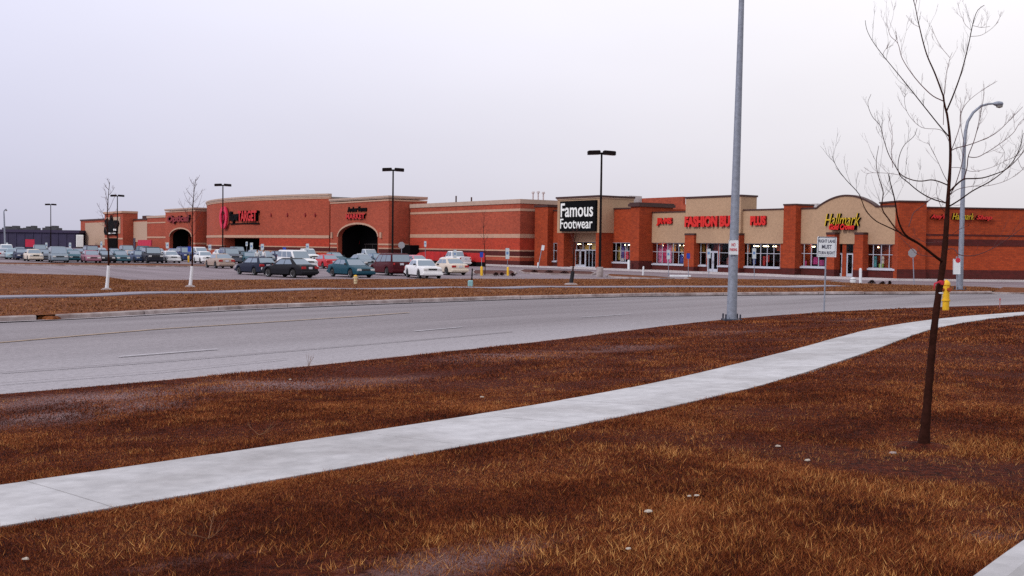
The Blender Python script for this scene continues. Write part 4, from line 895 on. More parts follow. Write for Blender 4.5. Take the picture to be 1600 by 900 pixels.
# --- card shop
cd = bld('card_shop', 'tan card shop with arched gable and yellow "Hallmark" lettering', 'shop')
k0, k1 = c1_ , fx(1404, YS)
V1 = (fx(1244.5, YS), fx(1290, YS)); V2 = (fx(1351.5, YS), fx(1401.5, YS)); D1 = (fx(1305, YS), fx(1316, YS)); D2 = (fx(1322, YS), fx(1333, YS)); ZS2 = (zf(416.5, 1260, YS) + zf(419.5, 1380, YS)) / 2
H2 = (zf(380.8, 1250, YS) + zf(381.5, 1395, YS)) / 2
wall_with_holes(cd, 'lower_wall', M_BRS, k0, k1, YS, YS + .35, -.1, H2, [(*V1, ZS2, H2), (*V2, ZS2, H2), (D1[0], D1[1], -.1, H2), (D2[0], D2[1], -.1, H2)])
boxo('base_brick', M_BRD, cd, (k0, D1[0] - .02, YS - .04, YS, -.1, ZS2 - .2), (D2[1] + .02, k1, YS - .04, YS, -.1, ZS2 - .2))
g0, g1 = fx(1276, YS), fx(1368, YS); gh = zf(304.3, 1325, YS)
top = [(k0, ZP - .12), (g0, ZP - .12)]; topc = []
for k in range(0, 25):
    u = k / 24; x = g0 + (g1 - g0) * u; z = ZP - .12 + (gh - ZP) * (math.sin(math.pi * u) ** .85 if 0 < u < 1 else 0); topc.append((x, z))
top = [(k0, ZP - .12)] + topc + [(k1, ZP - .12)]
MB().prism_y([(k0, H2), (k1, H2)] + list(reversed(top)), YS - .12, YS + .35).build('gable_wall', M_TAN, cd)
mb = MB()
for (xa_, za_), (xb_, zb_) in zip(top[:-1], top[1:]): mb.prism_y([(xa_, za_), (xb_, zb_), (xb_, zb_ + .13), (xa_, za_ + .13)], YS - .22, YS + .45)
mb.build('coping', M_COP, cd)
boxo('side_wall', M_BRS, cd, (k0, k0 + .3, YS + .35, DEP, -.1, ZP - .3), (k1 - .3, k1, YS + .35, DEP, -.1, ZP - .3)); boxo('back_room', M_DARK, cd, (k0 + .3, k1 - .3, YS + 4, YS + 4.2, 0, ZP - .5), (k0 + .3, k1 - .3, YS + .35, YS + 4, H2 + .1, H2 + .3)); boxo('roof', M_ROOF, cd, (k0 + .3, k1 - .3, YS + .35, DEP, ZP - .7, ZP - .5))
boxo('pier', M_BRS, cd, (x0_, x1_, YS - .9, YS + 1.6, -.1, zpp - .15)); boxo('pier_cap', M_COP, cd, (x0_ - .05, x1_ + .05, YS - .96, YS + 1.7, zpp - .15, zpp)); boxo('pier_base', M_BRD, cd, (x0_ - .03, x1_ + .03, YS - .94, YS - .05, -.1, ZS2 - .2))
for a, b_ in ((1290.5, 1303.5), (1334.5, 1348)):
    x0_, x1_ = fx(a, YS - .8), fx(b_, YS - .8); zz = zf(363, a, YS - .8); boxo('pier', M_BRS, cd, (x0_, x1_, YS - .8, YS + .02, -.1, zz - .2)); boxo('pier_cap', M_COP, cd, (x0_ - .03, x1_ + .03, YS - .84, YS, zz - .2, zz)); boxo('pier_base', M_BRD, cd, (x0_ - .03, x1_ + .03, YS - .83, YS - .01, -.1, ZS2 - .2))
pp = (.72, .08, .30)
window(cd, *V1, ZS2, H2, YS + .06, 4, 2, display=[(.02, .2, .02, .25, pp), (.25, .33, .1, .5, (.3, .05, .2)), (.4, .55, .1, .42, (.55, .05, .25)), (.6, .78, .05, .3, (.4, .05, .2)), (.8, .98, .02, .3, pp)])
window(cd, *V2, ZS2, H2, YS + .06, 4, 2, display=[(.02, .12, .1, .45, (.3, .08, .2)), (.13, .22, .05, .5, (.1, .35, .4)), (.3, .45, .0, .2, (.3, .45, .12)), (.33, .43, .2, .5, (.75, .7, .6)), (.52, .68, .02, .28, pp), (.7, .86, .02, .27, pp), (.88, .96, .1, .4, (.25, .15, .1))])
zd2 = zf(395.5, 1312, YS)
for D in (D1, D2): window(cd, *D, zd2, H2, YS + .06, 1, 1, False, fr=M_FRD); door(cd, *D, zd2, YS + .08, 1)
letters(cd, 'Hallmark', (1291, 353.5), (1346.5, 333), YS - .12, M_YEL, depth=.28, shear=.35, bold=-.008)
letters(cd, 'Gold Crown', (1300, 359.5), (1340, 349.5), YS - .12, M_RSIGN, depth=.48, shear=.3, bold=.05)
y = YS + 5; s0_, _ = fs(1248, 320, y); s1_, zq = fs(1276, 318, y); u = empty('rooftop_unit', BM @ Vector(((s0_ + s1_) / 2, y, ZP - .5)), ROT, 'low grey rooftop unit beside the arched gable of the card shop', 'rooftop unit'); h = (s1_ - s0_) / 2
boxo('cabinet', M_HVAC, u, (-h, h, 0, 2.2, 0, zq - ZP + .5)); boxo('grille', M_FRD, u, (-h * .6, -h * .1, -.03, -.002, .6, zq - ZP + .3), (h * .1, h * .7, -.03, -.002, .6, zq - ZP + .3))

# --- end wall on the far right, turned towards the road
Pc = BM @ Vector((k1 + .02, YS - .3, 0)); dv = Vector((1, .10, 0)).normalized(); EM = Matrix.Translation(Pc) @ Matrix.Rotation(math.atan2(dv.y, dv.x), 4, 'Z'); EI = EM.inverted()
def es(px, py, y=0.0): o = EI @ CAM; d = EI.to_3x3() @ ray(px, py); p = o + d * ((y - o.y) / d.y); return p.x, p.z
en = bld('corner_store', 'plain orange-red brick corner store with lettering along its top, far right', 'shop', Pc, math.atan2(dv.y, dv.x))
xe = 32.0; ztp = es(1450, 322.9)[1]; ztc = es(1425, 313.6)[1]; xc = es(1446, 320)[0]
zdk = (es(1450, 421)[1] + es(1590, 423)[1]) / 2
boxo('wall', M_BRS, en, (0, xe, 0, 14, -.1, ztp - .12)); boxo('corner_block', M_BRS, en, (-.02, xc, -.25, 3.5, -.1, ztc - .14)); boxo('coping', M_COP, en, (xc, xe + .1, -.12, 14.1, ztp - .12, ztp), (-.1, xc + .08, -.35, 3.6, ztc - .14, ztc))
boxo('base_brick', M_BRD, en, (xc, xe, -.05, 0, -.1, zdk), (-.07, xc + .05, -.3, -.25, -.1, zdk))
zc1 = es(1500, 379)[1]; zc2 = es(1500, 367.5)[1]
boxo('brick_course', M_BRD, en, (xc + .01, xe, -.04, 0, zc1 - .28, zc1 + .28)); boxo('brick_course', M_BRD, en, (xc + .01, xe, -.03, 0, zc2 - .08, zc2 + .08))
def elet(s_, a, b_, m, **k): p, q = es(*a), es(*b_); return sign_text(s_, (p[0], q[0], p[1], q[1]), 0, m, 'sign_letters', en, **k)
elet("Amy's", (1452, 343), (1475, 335), M_RSGN2, depth=.3, shear=.3, bold=.04); elet('Hallmark', (1486, 343), (1520, 333.5), M_YEL, depth=.25, shear=.35, bold=-.008); elet('Shop', (1523, 345), (1548, 336.5), M_RSGN2, depth=.3, shear=.3, bold=.04)

# --- dark low building far left
zz = at(60, 360, 300); fb = empty('distant_warehouse', (at(-60, 392, 300).x, 300, 0), 0.0, 'long low dark blue-black building on the horizon at the far left', 'building')
M_NAVY = mat('dark_cladding', (.03, .024, .065), .7, var=.3, scale=.4); wdt = at(123, 392, 300).x - at(-60, 392, 300).x; ht = at(60, 360.5, 300).z
boxo('wall', M_NAVY, fb, (0, wdt, 0, 30, -.1, ht)); boxo('roof_edge', mat('navy_fascia', (.03, .02, .06), .6), fb, (-.3, wdt + .3, -.4, 30.3, ht - .5, ht + .25))
for a, b_, n_ in ((3, 27, 0), (36, 54, 0), (66, 88, 0)):
    xa, xb = at(a, 355, 305).x - fb.location.x, at(b_, 355, 305).x - fb.location.x; z_ = at(a, 353.5, 305).z; boxo('roof_unit', mat('dark_roof_unit', (.05, .05, .06), .6, var=.4), fb, (xa, xb, 5, 9, ht, z_ - .4), (xa + .6, xa + (xb - xa) * .4, 5.5, 8, z_ - .4, z_), (xa + (xb - xa) * .6, xb - .5, 5.5, 8, z_ - .4, z_ + .2))
for k in range(14): x = wdt * (k + .5) / 14; boxo('cladding_rib', M_NAVY, fb, (x - .15, x + .15, -.12, -.001, 0, ht - .5))
x0_, x1_ = at(122, 385, 285).x, at(127.5, 385, 285).x; e = empty('white_trailer', ((x0_ + x1_) / 2, 285, 0), math.atan2((x0_ + x1_) / -2, 285), 'tall white trailer standing end-on between the dark building and the big store', 'trailer'); w2 = max(.9, (x1_ - x0_) / 2)
MB().rbox(-w2, w2, 0, 9, .9, at(124, 367, 285).z, .12).build('cargo_box', M_WHT, e)
for sx in (-1, 1): MB().lathe([(.35, -.15), (.5, -.1), (.5, .1), (.35, .15)], 14, M=Matrix.Translation((sx * (w2 - .25), 1.2, .5)) @ Matrix.Rotation(R(90), 4, 'Y')).build('wheel', M_BLK, e)
boxo('bumper', M_FRD, e, (-w2, w2, -.05, .05, .5, .9))
p = at(46.5, 378, 260); e = empty('banner_stand', (p.x, 260, 0), 0, 'crimson banner on posts in front of the dark building at far left', 'banner'); boxo('panel', MATS['crimson_banner'], e, (-1.1, 1.1, 0, .1, .9, at(46, 374, 260).z)); boxo('post', M_FRD, e, (-1.0, -.9, .1, .2, 0, 3), (.9, 1.0, .1, .2, 0, 3))

# raised walk along the shop fronts
wk = MB(); wy0 = YS - 3.4
pts = [(fx(700, YM - 3), YM - 3.0), (fx(820, YM - 2.6), YM - 2.6), (fx(850, wy0), wy0 - .6), (k1 - 1, wy0), (k1 + 1, wy0 + 1.0)]
w0_ = [BM @ Vector((x, y, 0)) for x, y in pts] + [EM @ Vector((40, -2.0, 0))]; b0_ = [BM @ Vector((x, YS + 1 if i > 1 else YM + .2, 0)) for i, (x, y) in enumerate(pts)] + [EM @ Vector((40, 1, 0))]
n = len(w0_); V = [(p.x, p.y, .15) for p in w0_] + [(p.x, p.y, .15) for p in b0_] + [(p.x, p.y, -.05) for p in w0_]
wk.add(V, [(i, i + 1, n + i + 1, n + i) for i in range(n - 1)] + [(i, 2 * n + i, 2 * n + i + 1, i + 1) for i in range(n - 1)])
struct(wk.build('shopfront_walk', mat('walk_concrete', (.46, .42, .43), .85, var=.15, scale=2)))

# ================================================================== CARS
M_TYRE = mat('tyre', (.015, .014, .015), .85); M_RIM = mat('wheel_rim', (.42, .42, .46), .35, .7); M_HUB = mat('dark_rim', (.08, .08, .09), .5, .3)
M_CG = mat('car_glass', (.22, .27, .33), .12, .55, .6); M_HL = mat('headlight', (.62, .62, .62), .15, .2); M_TL = mat('taillight', (.35, .008, .010), .25)  # car glass is coloured pale blue-grey to stand for reflected sky
M_PL = mat('licence_plate', (.55, .55, .62), .5); M_TR = mat('black_trim', (.02, .02, .022), .6); M_UND = mat('car_underside', (.008, .008, .009), .95, spec=.05)
PAINT = {}
def paint(c):
    if c not in PAINT: PAINT[c] = mat('paint_%d' % len(PAINT), c, .45, .0, .12 if max(c) < .2 else .3, var=.08, scale=1.5, coat=.04 if max(c) < .2 else .15)
    return PAINT[c]
# kind: L W, belt height, profile of the lower body top (x,z), greenhouse base x range, roof x range, roof z, wheel radius, axle x
KIND = {
 'sedan': dict(L=4.75, W=1.80, top=[(-2.37, .62), (-2.33, .86), (-2.2, .95), (-1.55, .98), (0, .93), (.95, .92), (1.7, .83), (2.15, .72), (2.33, .60), (2.37, .48)], gh=(-1.72, 1.08), rf=(-.98, .28), rz=1.40, wr=.31, ax=(-1.38, 1.42)),
 'boxy': dict(L=4.75, W=1.78, top=[(-2.37, .68), (-2.34, .90), (-2.25, .96), (-1.3, .96), (0, .94), (.85, .94), (1.9, .88), (2.28, .84), (2.36, .62), (2.37, .50)], gh=(-1.42, .98), rf=(-1.02, .38), rz=1.40, wr=.31, ax=(-1.36, 1.45)),
 'hatch': dict(L=4.15, W=1.68, top=[(-2.07, .66), (-2.05, .95), (-1.9, 1.0), (-.8, .95), (.8, .93), (1.5, .82), (1.9, .70), (2.05, .56), (2.07, .46)], gh=(-1.98, .95), rf=(-1.5, .2), rz=1.39, wr=.29, ax=(-1.22, 1.25)),
 'van': dict(L=4.85, W=1.92, top=[(-2.42, .7), (-2.40, 1.0), (-2.35, 1.10), (0, 1.08), (1.2, 1.05), (1.85, .92), (2.25, .78), (2.40, .60), (2.42, .48)], gh=(-2.34, 1.55), rf=(-2.12, .45), rz=1.78, wr=.33, ax=(-1.42, 1.5)),
 'suv': dict(L=5.0, W=1.95, top=[(-2.5, .75), (-2.48, 1.10), (-2.42, 1.18), (0, 1.14), (.85, 1.13), (1.9, 1.08), (2.36, 1.00), (2.48, .72), (2.5, .55)], gh=(-2.42, 1.05), rf=(-2.25, .45), rz=1.86, wr=.37, ax=(-1.5, 1.6)),
 'pickup': dict(L=5.4, W=1.95, top=[(-2.7, .75), (-2.69, 1.12), (-2.65, 1.16), (-.75, 1.16), (0, 1.12), (.95, 1.12), (2.1, 1.04), (2.55, .96), (2.68, .70), (2.7, .55)], gh=(-.85, 1.15), rf=(-.62, .55), rz=1.80, wr=.37, ax=(-1.7, 1.75)),
}
_cm = {}
def car_meshes(kind):
    if kind in _cm: return _cm[kind]
    k = KIND[kind]; L, W = k['L'], k['W']; hw = W / 2; tx = [p[0] for p in k['top']]; tz = [p[1] for p in k['top']]
    xs = sorted({*np.linspace(-L / 2, L / 2, 45).round(3), *[a + d for a in k['ax'] for d in (-.40, -.36, .36, .40)], -L / 2 + .03, L / 2 - .03})
    V = []; rings = 0; body = MB(); zb0 = .24
    for x in xs:
        zt = float(np.interp(x, tx, tz)); zb = zb0
        for a in k['ax']:
            r_ = k['wr'] + .07
            if abs(x - a) < r_: zb = max(zb, k['wr'] + math.sqrt(r_ * r_ - (x - a) ** 2) * .98)
        e_ = abs(x) / (L / 2); wf = 1 - .16 * e_ ** 7 - .03 * e_ ** 2; y = hw * wf; endl = max(0, (e_ - .985) / .015); zb += .06 * endl
        zb = min(zb, zt - .12)
        mid = zb + (zt - zb) * .5
        ring = [(0, zb), (y - .10, zb), (y - .02, zb + .04), (y, mid), (y - .015, zt - .14), (y - .06, zt - .035), (y - .16, zt), (0, zt + .025)]
        full = [(-a, b) for a, b in reversed(ring[1:-1])]
        R_ = [(x, a, b) for a, b in ring] + [(x, a, b) for a, b in full]; V += R_; rings += 1
    n = len(ring) * 2 - 2; fs_ = []
    for i in range(rings - 1):
        for j in range(n): q = (j + 1) % n; fs_.append((i * n + j, i * n + q, (i + 1) * n + q, (i + 1) * n + j))
    fs_ += [tuple(reversed(range(n))), tuple(range((rings - 1) * n, rings * n))]
    body.add(V, fs_)
    # greenhouse
    g0, g1 = k['gh']; r0_, r1_ = k['rf']; rz = k['rz']; zb_ = lambda x: float(np.interp(x, tx, tz)) - .03
    yb, yr = hw - .10, hw - (.28 if kind in ('sedan', 'hatch', 'boxy') else .17)
    secs = []
    def sec(x0, x1, z0, z1, y_, inset=0): return None
    P = {}
    lv = 5; VV = []
    for i in range(lv + 1):
        t = i / lv; xa = g0 + (r0_ - g0) * t ** .9; xb = g1 + (r1_ - g1) * t; z = (zb_(g0) * (1 - t) + rz * t, zb_(g1) * (1 - t) + rz * t); y = yb + (yr - yb) * t ** 1.2
        if i == lv: xa += .04; xb -= .04; y -= .04
        for u in (0, .08, .5, .92, 1): x = xa + (xb - xa) * u; VV.append((x, y * (1 if 0 < u < 1 else .93), z[0] + (z[1] - z[0]) * u))
        for u in (1, .92, .5, .08, 0): x = xa + (xb - xa) * u; VV.append((x, -y * (1 if 0 < u < 1 else .93), z[0] + (z[1] - z[0]) * u))
    ff = []
    for i in range(lv):
        for j in range(10): q = (j + 1) % 10; ff.append((i * 10 + j, i * 10 + q, i * 10 + 10 + q, i * 10 + 10 + j))
    o = len(VV); xa, xb = r0_ + .1, r1_ - .1; VV += [(xa, yr - .2, rz + .035), (xb, yr - .2, rz + .035), (xb, -yr + .2, rz + .035), (xa, -yr + .2, rz + .035)]; T0 = lv * 10
    ff += [(T0, T0 + 1, o), (T0 + 1, T0 + 2, o), (o, T0 + 2, o + 1), (T0 + 2, T0 + 3, o + 1), (T0 + 3, T0 + 4, o + 1), (T0 + 4, T0 + 5, o + 2, o + 1), (T0 + 5, T0 + 6, o + 2), (T0 + 6, T0 + 7, o + 2), (o + 2, T0 + 7, o + 3), (T0 + 7, T0 + 8, o + 3), (T0 + 8, T0 + 9, o + 3), (T0 + 9, T0, o, o + 3), (o, o + 1, o + 2, o + 3)]
    body.add(VV, ff)
    if kind == 'pickup': pass
    # glass
    def side(u0, u1, t0, t1, sg):
        pts = []
        for u, t in ((u0, t0), (u1, t0), (u1, t1), (u0, t1)):
            xa = g0 + (r0_ - g0) * t ** .9; xb = g1 + (r1_ - g1) * t; z0, z1 = zb_(g0) * (1 - t) + rz * t, zb_(g1) * (1 - t) + rz * t; y = yb + (yr - yb) * t ** 1.2
            pts.append((xa + (xb - xa) * u, sg * (y + .008), z0 + (z1 - z0) * u))
        return pts
    def quad(name, pts, th=.006):
        a, b_, c, d = [Vector(p) for p in pts]; nrm = (b_ - a).cross(d - a).normalized(); V = [p for p in (a, b_, c, d)] + [p - nrm * th for p in (a, b_, c, d)]
        return MB().add(V, [(0, 1, 2, 3), (7, 6, 5, 4), (0, 4, 5, 1), (1, 5, 6, 2), (2, 6, 7, 3), (3, 7, 4, 0)]).mesh(name, M_CG)
    sp = {'sedan': [(.14, .48), (.51, .88)], 'boxy': [(.12, .48), (.51, .9)], 'hatch': [(.1, .45), (.49, .88)], 'van': [(.05, .33), (.35, .62), (.65, .90)], 'suv': [(.04, .30), (.33, .6), (.63, .92)], 'pickup': [(.1, .45), (.5, .9)]}[kind]
    G_ = []
    for sg in (1, -1):
        for u0, u1 in sp:
            p = side(u0, u1, .16, .86, sg); G_.append(('side_window', quad('side_window', p if sg < 0 else [p[1], p[0], p[3], p[2]])))
    def wind(front):
        pts = []
        for t, sgn in ((.10, -1), (.10, 1), (.90, 1), (.90, -1)):
            x = (g1 + (r1_ - g1) * t + .012) if front else (g0 + (r0_ - g0) * t ** .9 - .012); z = zb_(g1 if front else g0) * (1 - t) + rz * t; y = (yb + (yr - yb) * t ** 1.2) * .90
            pts.append((x, sgn * y, z + .006))
        return pts if front else [pts[1], pts[0], pts[3], pts[2]]
    G_.append(('windshield', quad('windshield', wind(True)))); G_.append(('rear_window', quad('rear_window', wind(False))))
    # lights, bumpers
    fz = float(np.interp(L / 2 - .06, tx, tz)) ; f = []
    hz = {'sedan': .60, 'boxy': .70, 'hatch': .60, 'van': .70, 'suv': .84, 'pickup': .82}[kind]; tzz = {'sedan': .76, 'boxy': .76, 'hatch': .80, 'van': .98, 'suv': 1.0, 'pickup': .98}[kind]
    for sg in (1, -1):
        M_ = Matrix.Translation((0, sg * (hw - .34), 0)); G_.append(('headlight', MB().rbox(L / 2 - .10, L / 2 + .0, -.17, .17, hz - .07, hz + .08, .02, M_).mesh('headlight', M_HL)))
        M_ = Matrix.Translation((0, sg * (hw - .30), 0)); G_.append(('taillight', MB().rbox(-L / 2 - .012, -L / 2 + .10, -.19 if kind in ('sedan', 'boxy', 'hatch') else -.07, .19 if kind in ('sedan', 'boxy', 'hatch') else .07, tzz - .09, tzz + .08, .02, M_).mesh('taillight', M_TL)))
        M_ = Matrix.Translation((g1 - .25, sg * (hw + .04), zb_(g1) + .08)); G_.append(('mirror', MB().rbox(-.05, .06, -.10, .10, 0, .13, .03, M_).mesh('mirror', M_TR)))
    G_.append(('front_bumper', MB().rbox(L / 2 - .16, L / 2 + .05, -hw * .90, hw * .90, .30, .47, .05).mesh('front_bumper', None)))
    G_.append(('rear_bumper', MB().rbox(-L / 2 - .06, -L / 2 + .16, -hw * .90, hw * .90, .34, .52, .05).mesh('rear_bumper', None)))
    G_.append(('grille', MB().rbox(L / 2 - .10, L / 2 - .002, -hw + .56, hw - .56, hz - .06, hz + .07, .01).mesh('grille', M_TR)))
    G_.append(('licence_plate', MB().box(-L / 2 - .018, -L / 2 + .02, -.16, .16, tzz - .10, tzz + .06).mesh('licence_plate', M_PL)))
    G_.append(('underbody', MB().box(-L / 2 + .25, L / 2 - .25, -hw + .22, hw - .22, .17, .42).mesh('underbody', M_UND)))
    tyre = MB(); tyre.lathe([(.17, -.10), (k['wr'] - .03, -.10), (k['wr'], -.07), (k['wr'], .07), (k['wr'] - .03, .10), (.17, .10)], 20)
    rim = MB(); rim.lathe([(.02, .085), (.08, .095), (.16, .07), (.18, .10), (.195, .105), (.195, .06)], 16)
    bm2 = body.mesh('body', None, True, 32)
    b_ = bmesh.new(); b_.from_mesh(bm2); bmesh.ops.recalc_face_normals(b_, faces=b_.faces); b_.to_mesh(bm2); b_.free()
    _cm[kind] = dict(body=bm2, parts=G_, tyre=tyre.mesh('wheel', M_TYRE, True, 40), rim=rim.mesh('rim', M_RIM, True, 40), k=k); return _cm[kind]
def put(name, me, par, m=None, loc=None, rot=None):
    o = bpy.data.objects.new(name, me); col.objects.link(o); o.parent = par
    if m is not None:
        if not me.materials: me.materials.append(None)
        o.material_slots[0].link = 'OBJECT'; o.material_slots[0].material = m
    if loc: o.location = loc
    if rot: o.rotation_euler = rot
    return o
def car(px, py, kind, c, d, label, back=2.0, z=0.0, lower=None, trim=None):
    """d: 'F' front towards us, 'R' tail towards us, or a heading in degrees"""
    P = hit_z(px, py, z); v = Vector((P.x, P.y, 0)).normalized(); P = P + v * back; P.z = z
    yaw = {'F': R(-60), 'R': R(120)}.get(d) if isinstance(d, str) else R(d); yaw += R(random.uniform(-2.5, 2.5))
    cm = car_meshes(kind); k = cm['k']; pm = paint(c)
    nm = {'sedan': 'parked_car', 'boxy': 'parked_car', 'hatch': 'parked_car', 'van': 'minivan', 'suv': 'sport_utility_vehicle', 'pickup': 'pickup_truck'}[kind]
    cat = {'van': 'minivan', 'suv': 'suv', 'pickup': 'pickup truck'}.get(kind, 'car')
    e = empty(nm, P, yaw, label, cat, 'vehicles parked in front of the stores')
    put('body', cm['body'], e, pm)
    for n_, me in cm['parts']: put(n_, me, e, (pm if trim is None else paint(trim)) if 'bumper' in n_ else None)
    for a in k['ax']:
        for sg in (1, -1):
            w_ = put('wheel', cm['tyre'], e, None, (a, sg * (k['W'] / 2 - .13), k['wr']), (R(-90) * sg, 0, 0)); put('rim', cm['rim'], w_, None, (0, 0, 0), None)
    return e
WH = (.68, .68, .70); CRM = (.58, .50, .42); SIL = (.15, .19, .23); TEALS = (.035, .09, .12); NAV = (.012, .018, .05); BLKc = (.010, .010, .014); TEAL = (.010, .055, .085); MAR = (.06, .004, .008); RED = (.42, .012, .02); MAUV = (.24, .09, .13); TANc = (.33, .25, .21); GREY = (.09, .10, .13); PINK = (.5, .2, .25)  # teal and silver darkened, shade on the bodies put into the paint
cars = [
 # near group in front of the big store
 (399, 430.5, 'hatch', (.012, .016, .035), 130, 'small blue-black car, leftmost of the near group, tail towards the road', 2.0),
 (452, 434.5, 'sedan', BLKc, 139, 'black sedan with its rear plate facing the road, front of the near group', 1.9),
 (464, 423.5, 'suv', WH, -48, 'long white utility wagon right behind the black sedan', 2.3),
 (548, 434, 'sedan', TEAL, -50, 'dark teal sedan alone behind the yellow hydrant, front facing the road', 1.9),
 (509, 420, 'sedan', RED, 'R', 'bright red sedan between the white wagon and the teal sedan', 2.0),
 (480, 410, 'pickup', WH, 'F', 'white pickup truck behind the red sedan, below the curved brick front', 2.0),
 (609, 431, 'van', MAR, 'R', 'dark maroon minivan beside the pale sedans below the tall black lamp', 2.0),
 (661, 435.5, 'boxy', WH, -66, 'boxy white sedan facing the road, right of the maroon minivan', 1.8),
 (700, 430, 'sedan', CRM, 'R', 'cream sedan with red tail lamps showing, rightmost of the near group', 1.9),
 (711, 416, 'pickup', WH, 'R', 'white pickup truck behind the cream sedan at the red barrier', 2.0),
 (576, 409.5, 'pickup', (.50, .55, .60), 'F', 'pale grey pickup truck in front of the right arched entrance', 2.0),
 (566, 419, 'sedan', SIL, 'F', 'silver blue sedan right behind the dark teal sedan', 2.0),
 (588, 415, 'sedan', (.07, .12, .18), 'F', 'steel blue sedan between the silver sedan and the maroon minivan', 2.0),
 (651, 420, 'sedan', PINK, 'F', 'pinkish sedan mostly hidden behind the boxy white sedan', 2.0),
 (343, 419.5, 'sedan', TANc, 'R', 'tan sedan with red tail lamps at the edge of the driving lane', 2.0),
 # middle rows
 (319, 412, 'boxy', WH, 'F', 'white boxy sedan left of the tan sedan, near the white wrapped sapling', 2.0),
 (360, 412, 'suv', GREY, 'F', 'dark grey utility vehicle directly behind the tan sedan', 2.2),
 (388, 412.5, 'sedan', TEALS, 'F', 'light teal sedan just right of the second lamp post from the left', 2.0),
 (414, 409, 'sedan', SIL, 'F', 'silver sedan behind the small blue-black car', 2.0),
 (432, 408, 'sedan', NAV, 'R', 'navy sedan behind the roof of the white wagon', 2.0),
 (312, 405.5, 'van', (.60, .60, .62), 'F', 'off-white minivan behind the white boxy sedan', 2.0),
 (345, 404.5, 'sedan', WH, 'F', 'white sedan behind the dark grey utility vehicle', 2.0),
 (523, 411.5, 'sedan', TEALS, 'F', 'pale teal sedan seen above the red sedan', 2.0),
 (448, 404, 'suv', (.02, .02, .06), 'F', 'dark blue utility vehicle left of the white pickup truck', 2.0),
 # long left row
 (4, 405, 'sedan', (.5, .5, .55), 'R', 'pale sedan with a red tail lamp cut by the left picture edge', 2.0),
 (19, 405.5, 'hatch', (.26, .36, .42), 'F', 'ice blue small car, second from the left picture edge', 2.0),
 (34, 406.5, 'sedan', NAV, 'F', 'navy sedan between the ice blue car and the cream car', 2.0),
 (52, 408.5, 'boxy', CRM, 'F', 'small cream sedan at the left of the silver blue minivan', 2.0),
 (70, 408.5, 'sedan', GREY, 'F', 'grey sedan squeezed between the cream sedan and silver blue minivan', 2.0),
 (91, 410.5, 'van', (.15, .19, .23), 'F', 'silver blue minivan with a wide windshield facing the road', 2.0),
 (114, 409.5, 'sedan', (.02, .09, .12), 'F', 'dark teal sedan just right of the silver blue minivan', 2.0),
 (142, 411, 'sedan', MAUV, 'F', 'mauve pink sedan facing the road left of the wrapped sapling', 2.0),
 (164, 411, 'sedan', BLKc, 'F', 'black sedan behind the trunk of the leftmost sapling', 2.0),
 (186, 411, 'sedan', TEALS, 'F', 'teal grey sedan just right of the leftmost sapling', 2.0),
 (203, 409, 'hatch', TANc, 'R', 'beige hatchback with red tail lamps right of the teal grey sedan', 2.0),
 (217, 410.5, 'sedan', (.03, .05, .11), 'F', 'slate blue sedan left of the black utility vehicle', 2.0),
 (238, 411.5, 'suv', (.012, .012, .02), 'F', 'black utility vehicle with round white headlights facing the lane', 2.0),
 (266, 411, 'boxy', WH, 'F', 'white sedan facing the lane right of the black utility vehicle', 2.0),
 (291, 408.5, 'suv', (.02, .03, .10), 'F', 'blue utility vehicle behind the short yellow bollard', 2.0),
]
# rows further back, roofs showing
for px, py, k_, c, lb in [(10, 400.5, 'van', WH, 'white minivan in the back row nearest the left picture edge'), (31, 400.5, 'sedan', GREY, 'grey sedan in the back row above the ice blue small car'), (62, 401, 'pickup', (.10, .12, .14), 'grey pickup truck in the back row behind the cream sedan'), (83, 401, 'sedan', BLKc, 'black sedan in the back row behind the silver blue minivan'), (104, 401.5, 'sedan', (.30, .30, .34), 'pale sedan in the back row right of the silver blue minivan'),
        (122, 403, 'sedan', MAR, 'maroon sedan in the back row just left of the mauve sedan'), (140, 402.5, 'van', (.03, .03, .06), 'dark minivan in the back row with a pale roof edge'), (158, 402, 'sedan', (.5, .5, .55), 'silver sedan in the back row behind the black sedan'), (178, 402.5, 'sedan', NAV, 'navy sedan in the back row behind the left tower door'), (199, 402, 'suv', (.10, .11, .13), 'grey utility vehicle in the back row under the crimson banner'),
        (222, 402.5, 'van', (.02, .06, .10), 'blue green minivan in the back row under the crimson banner'), (246, 402.5, 'sedan', (.5, .5, .52), 'pale sedan in the back row behind the black utility vehicle'), (272, 402, 'sedan', (.05, .08, .2), 'blue sedan in the back row at the left arched entrance'), (372, 403, 'suv', (.04, .06, .08), 'dark utility vehicle at the wide entrance of the curved front'), (398, 404, 'sedan', (.25, .3, .36), 'pale blue sedan by the right edge of the wide entrance')]:
    cars.append((px, py, k_, c, random.choice('FFR'), lb, 2.0))
for a in cars: car(*a)

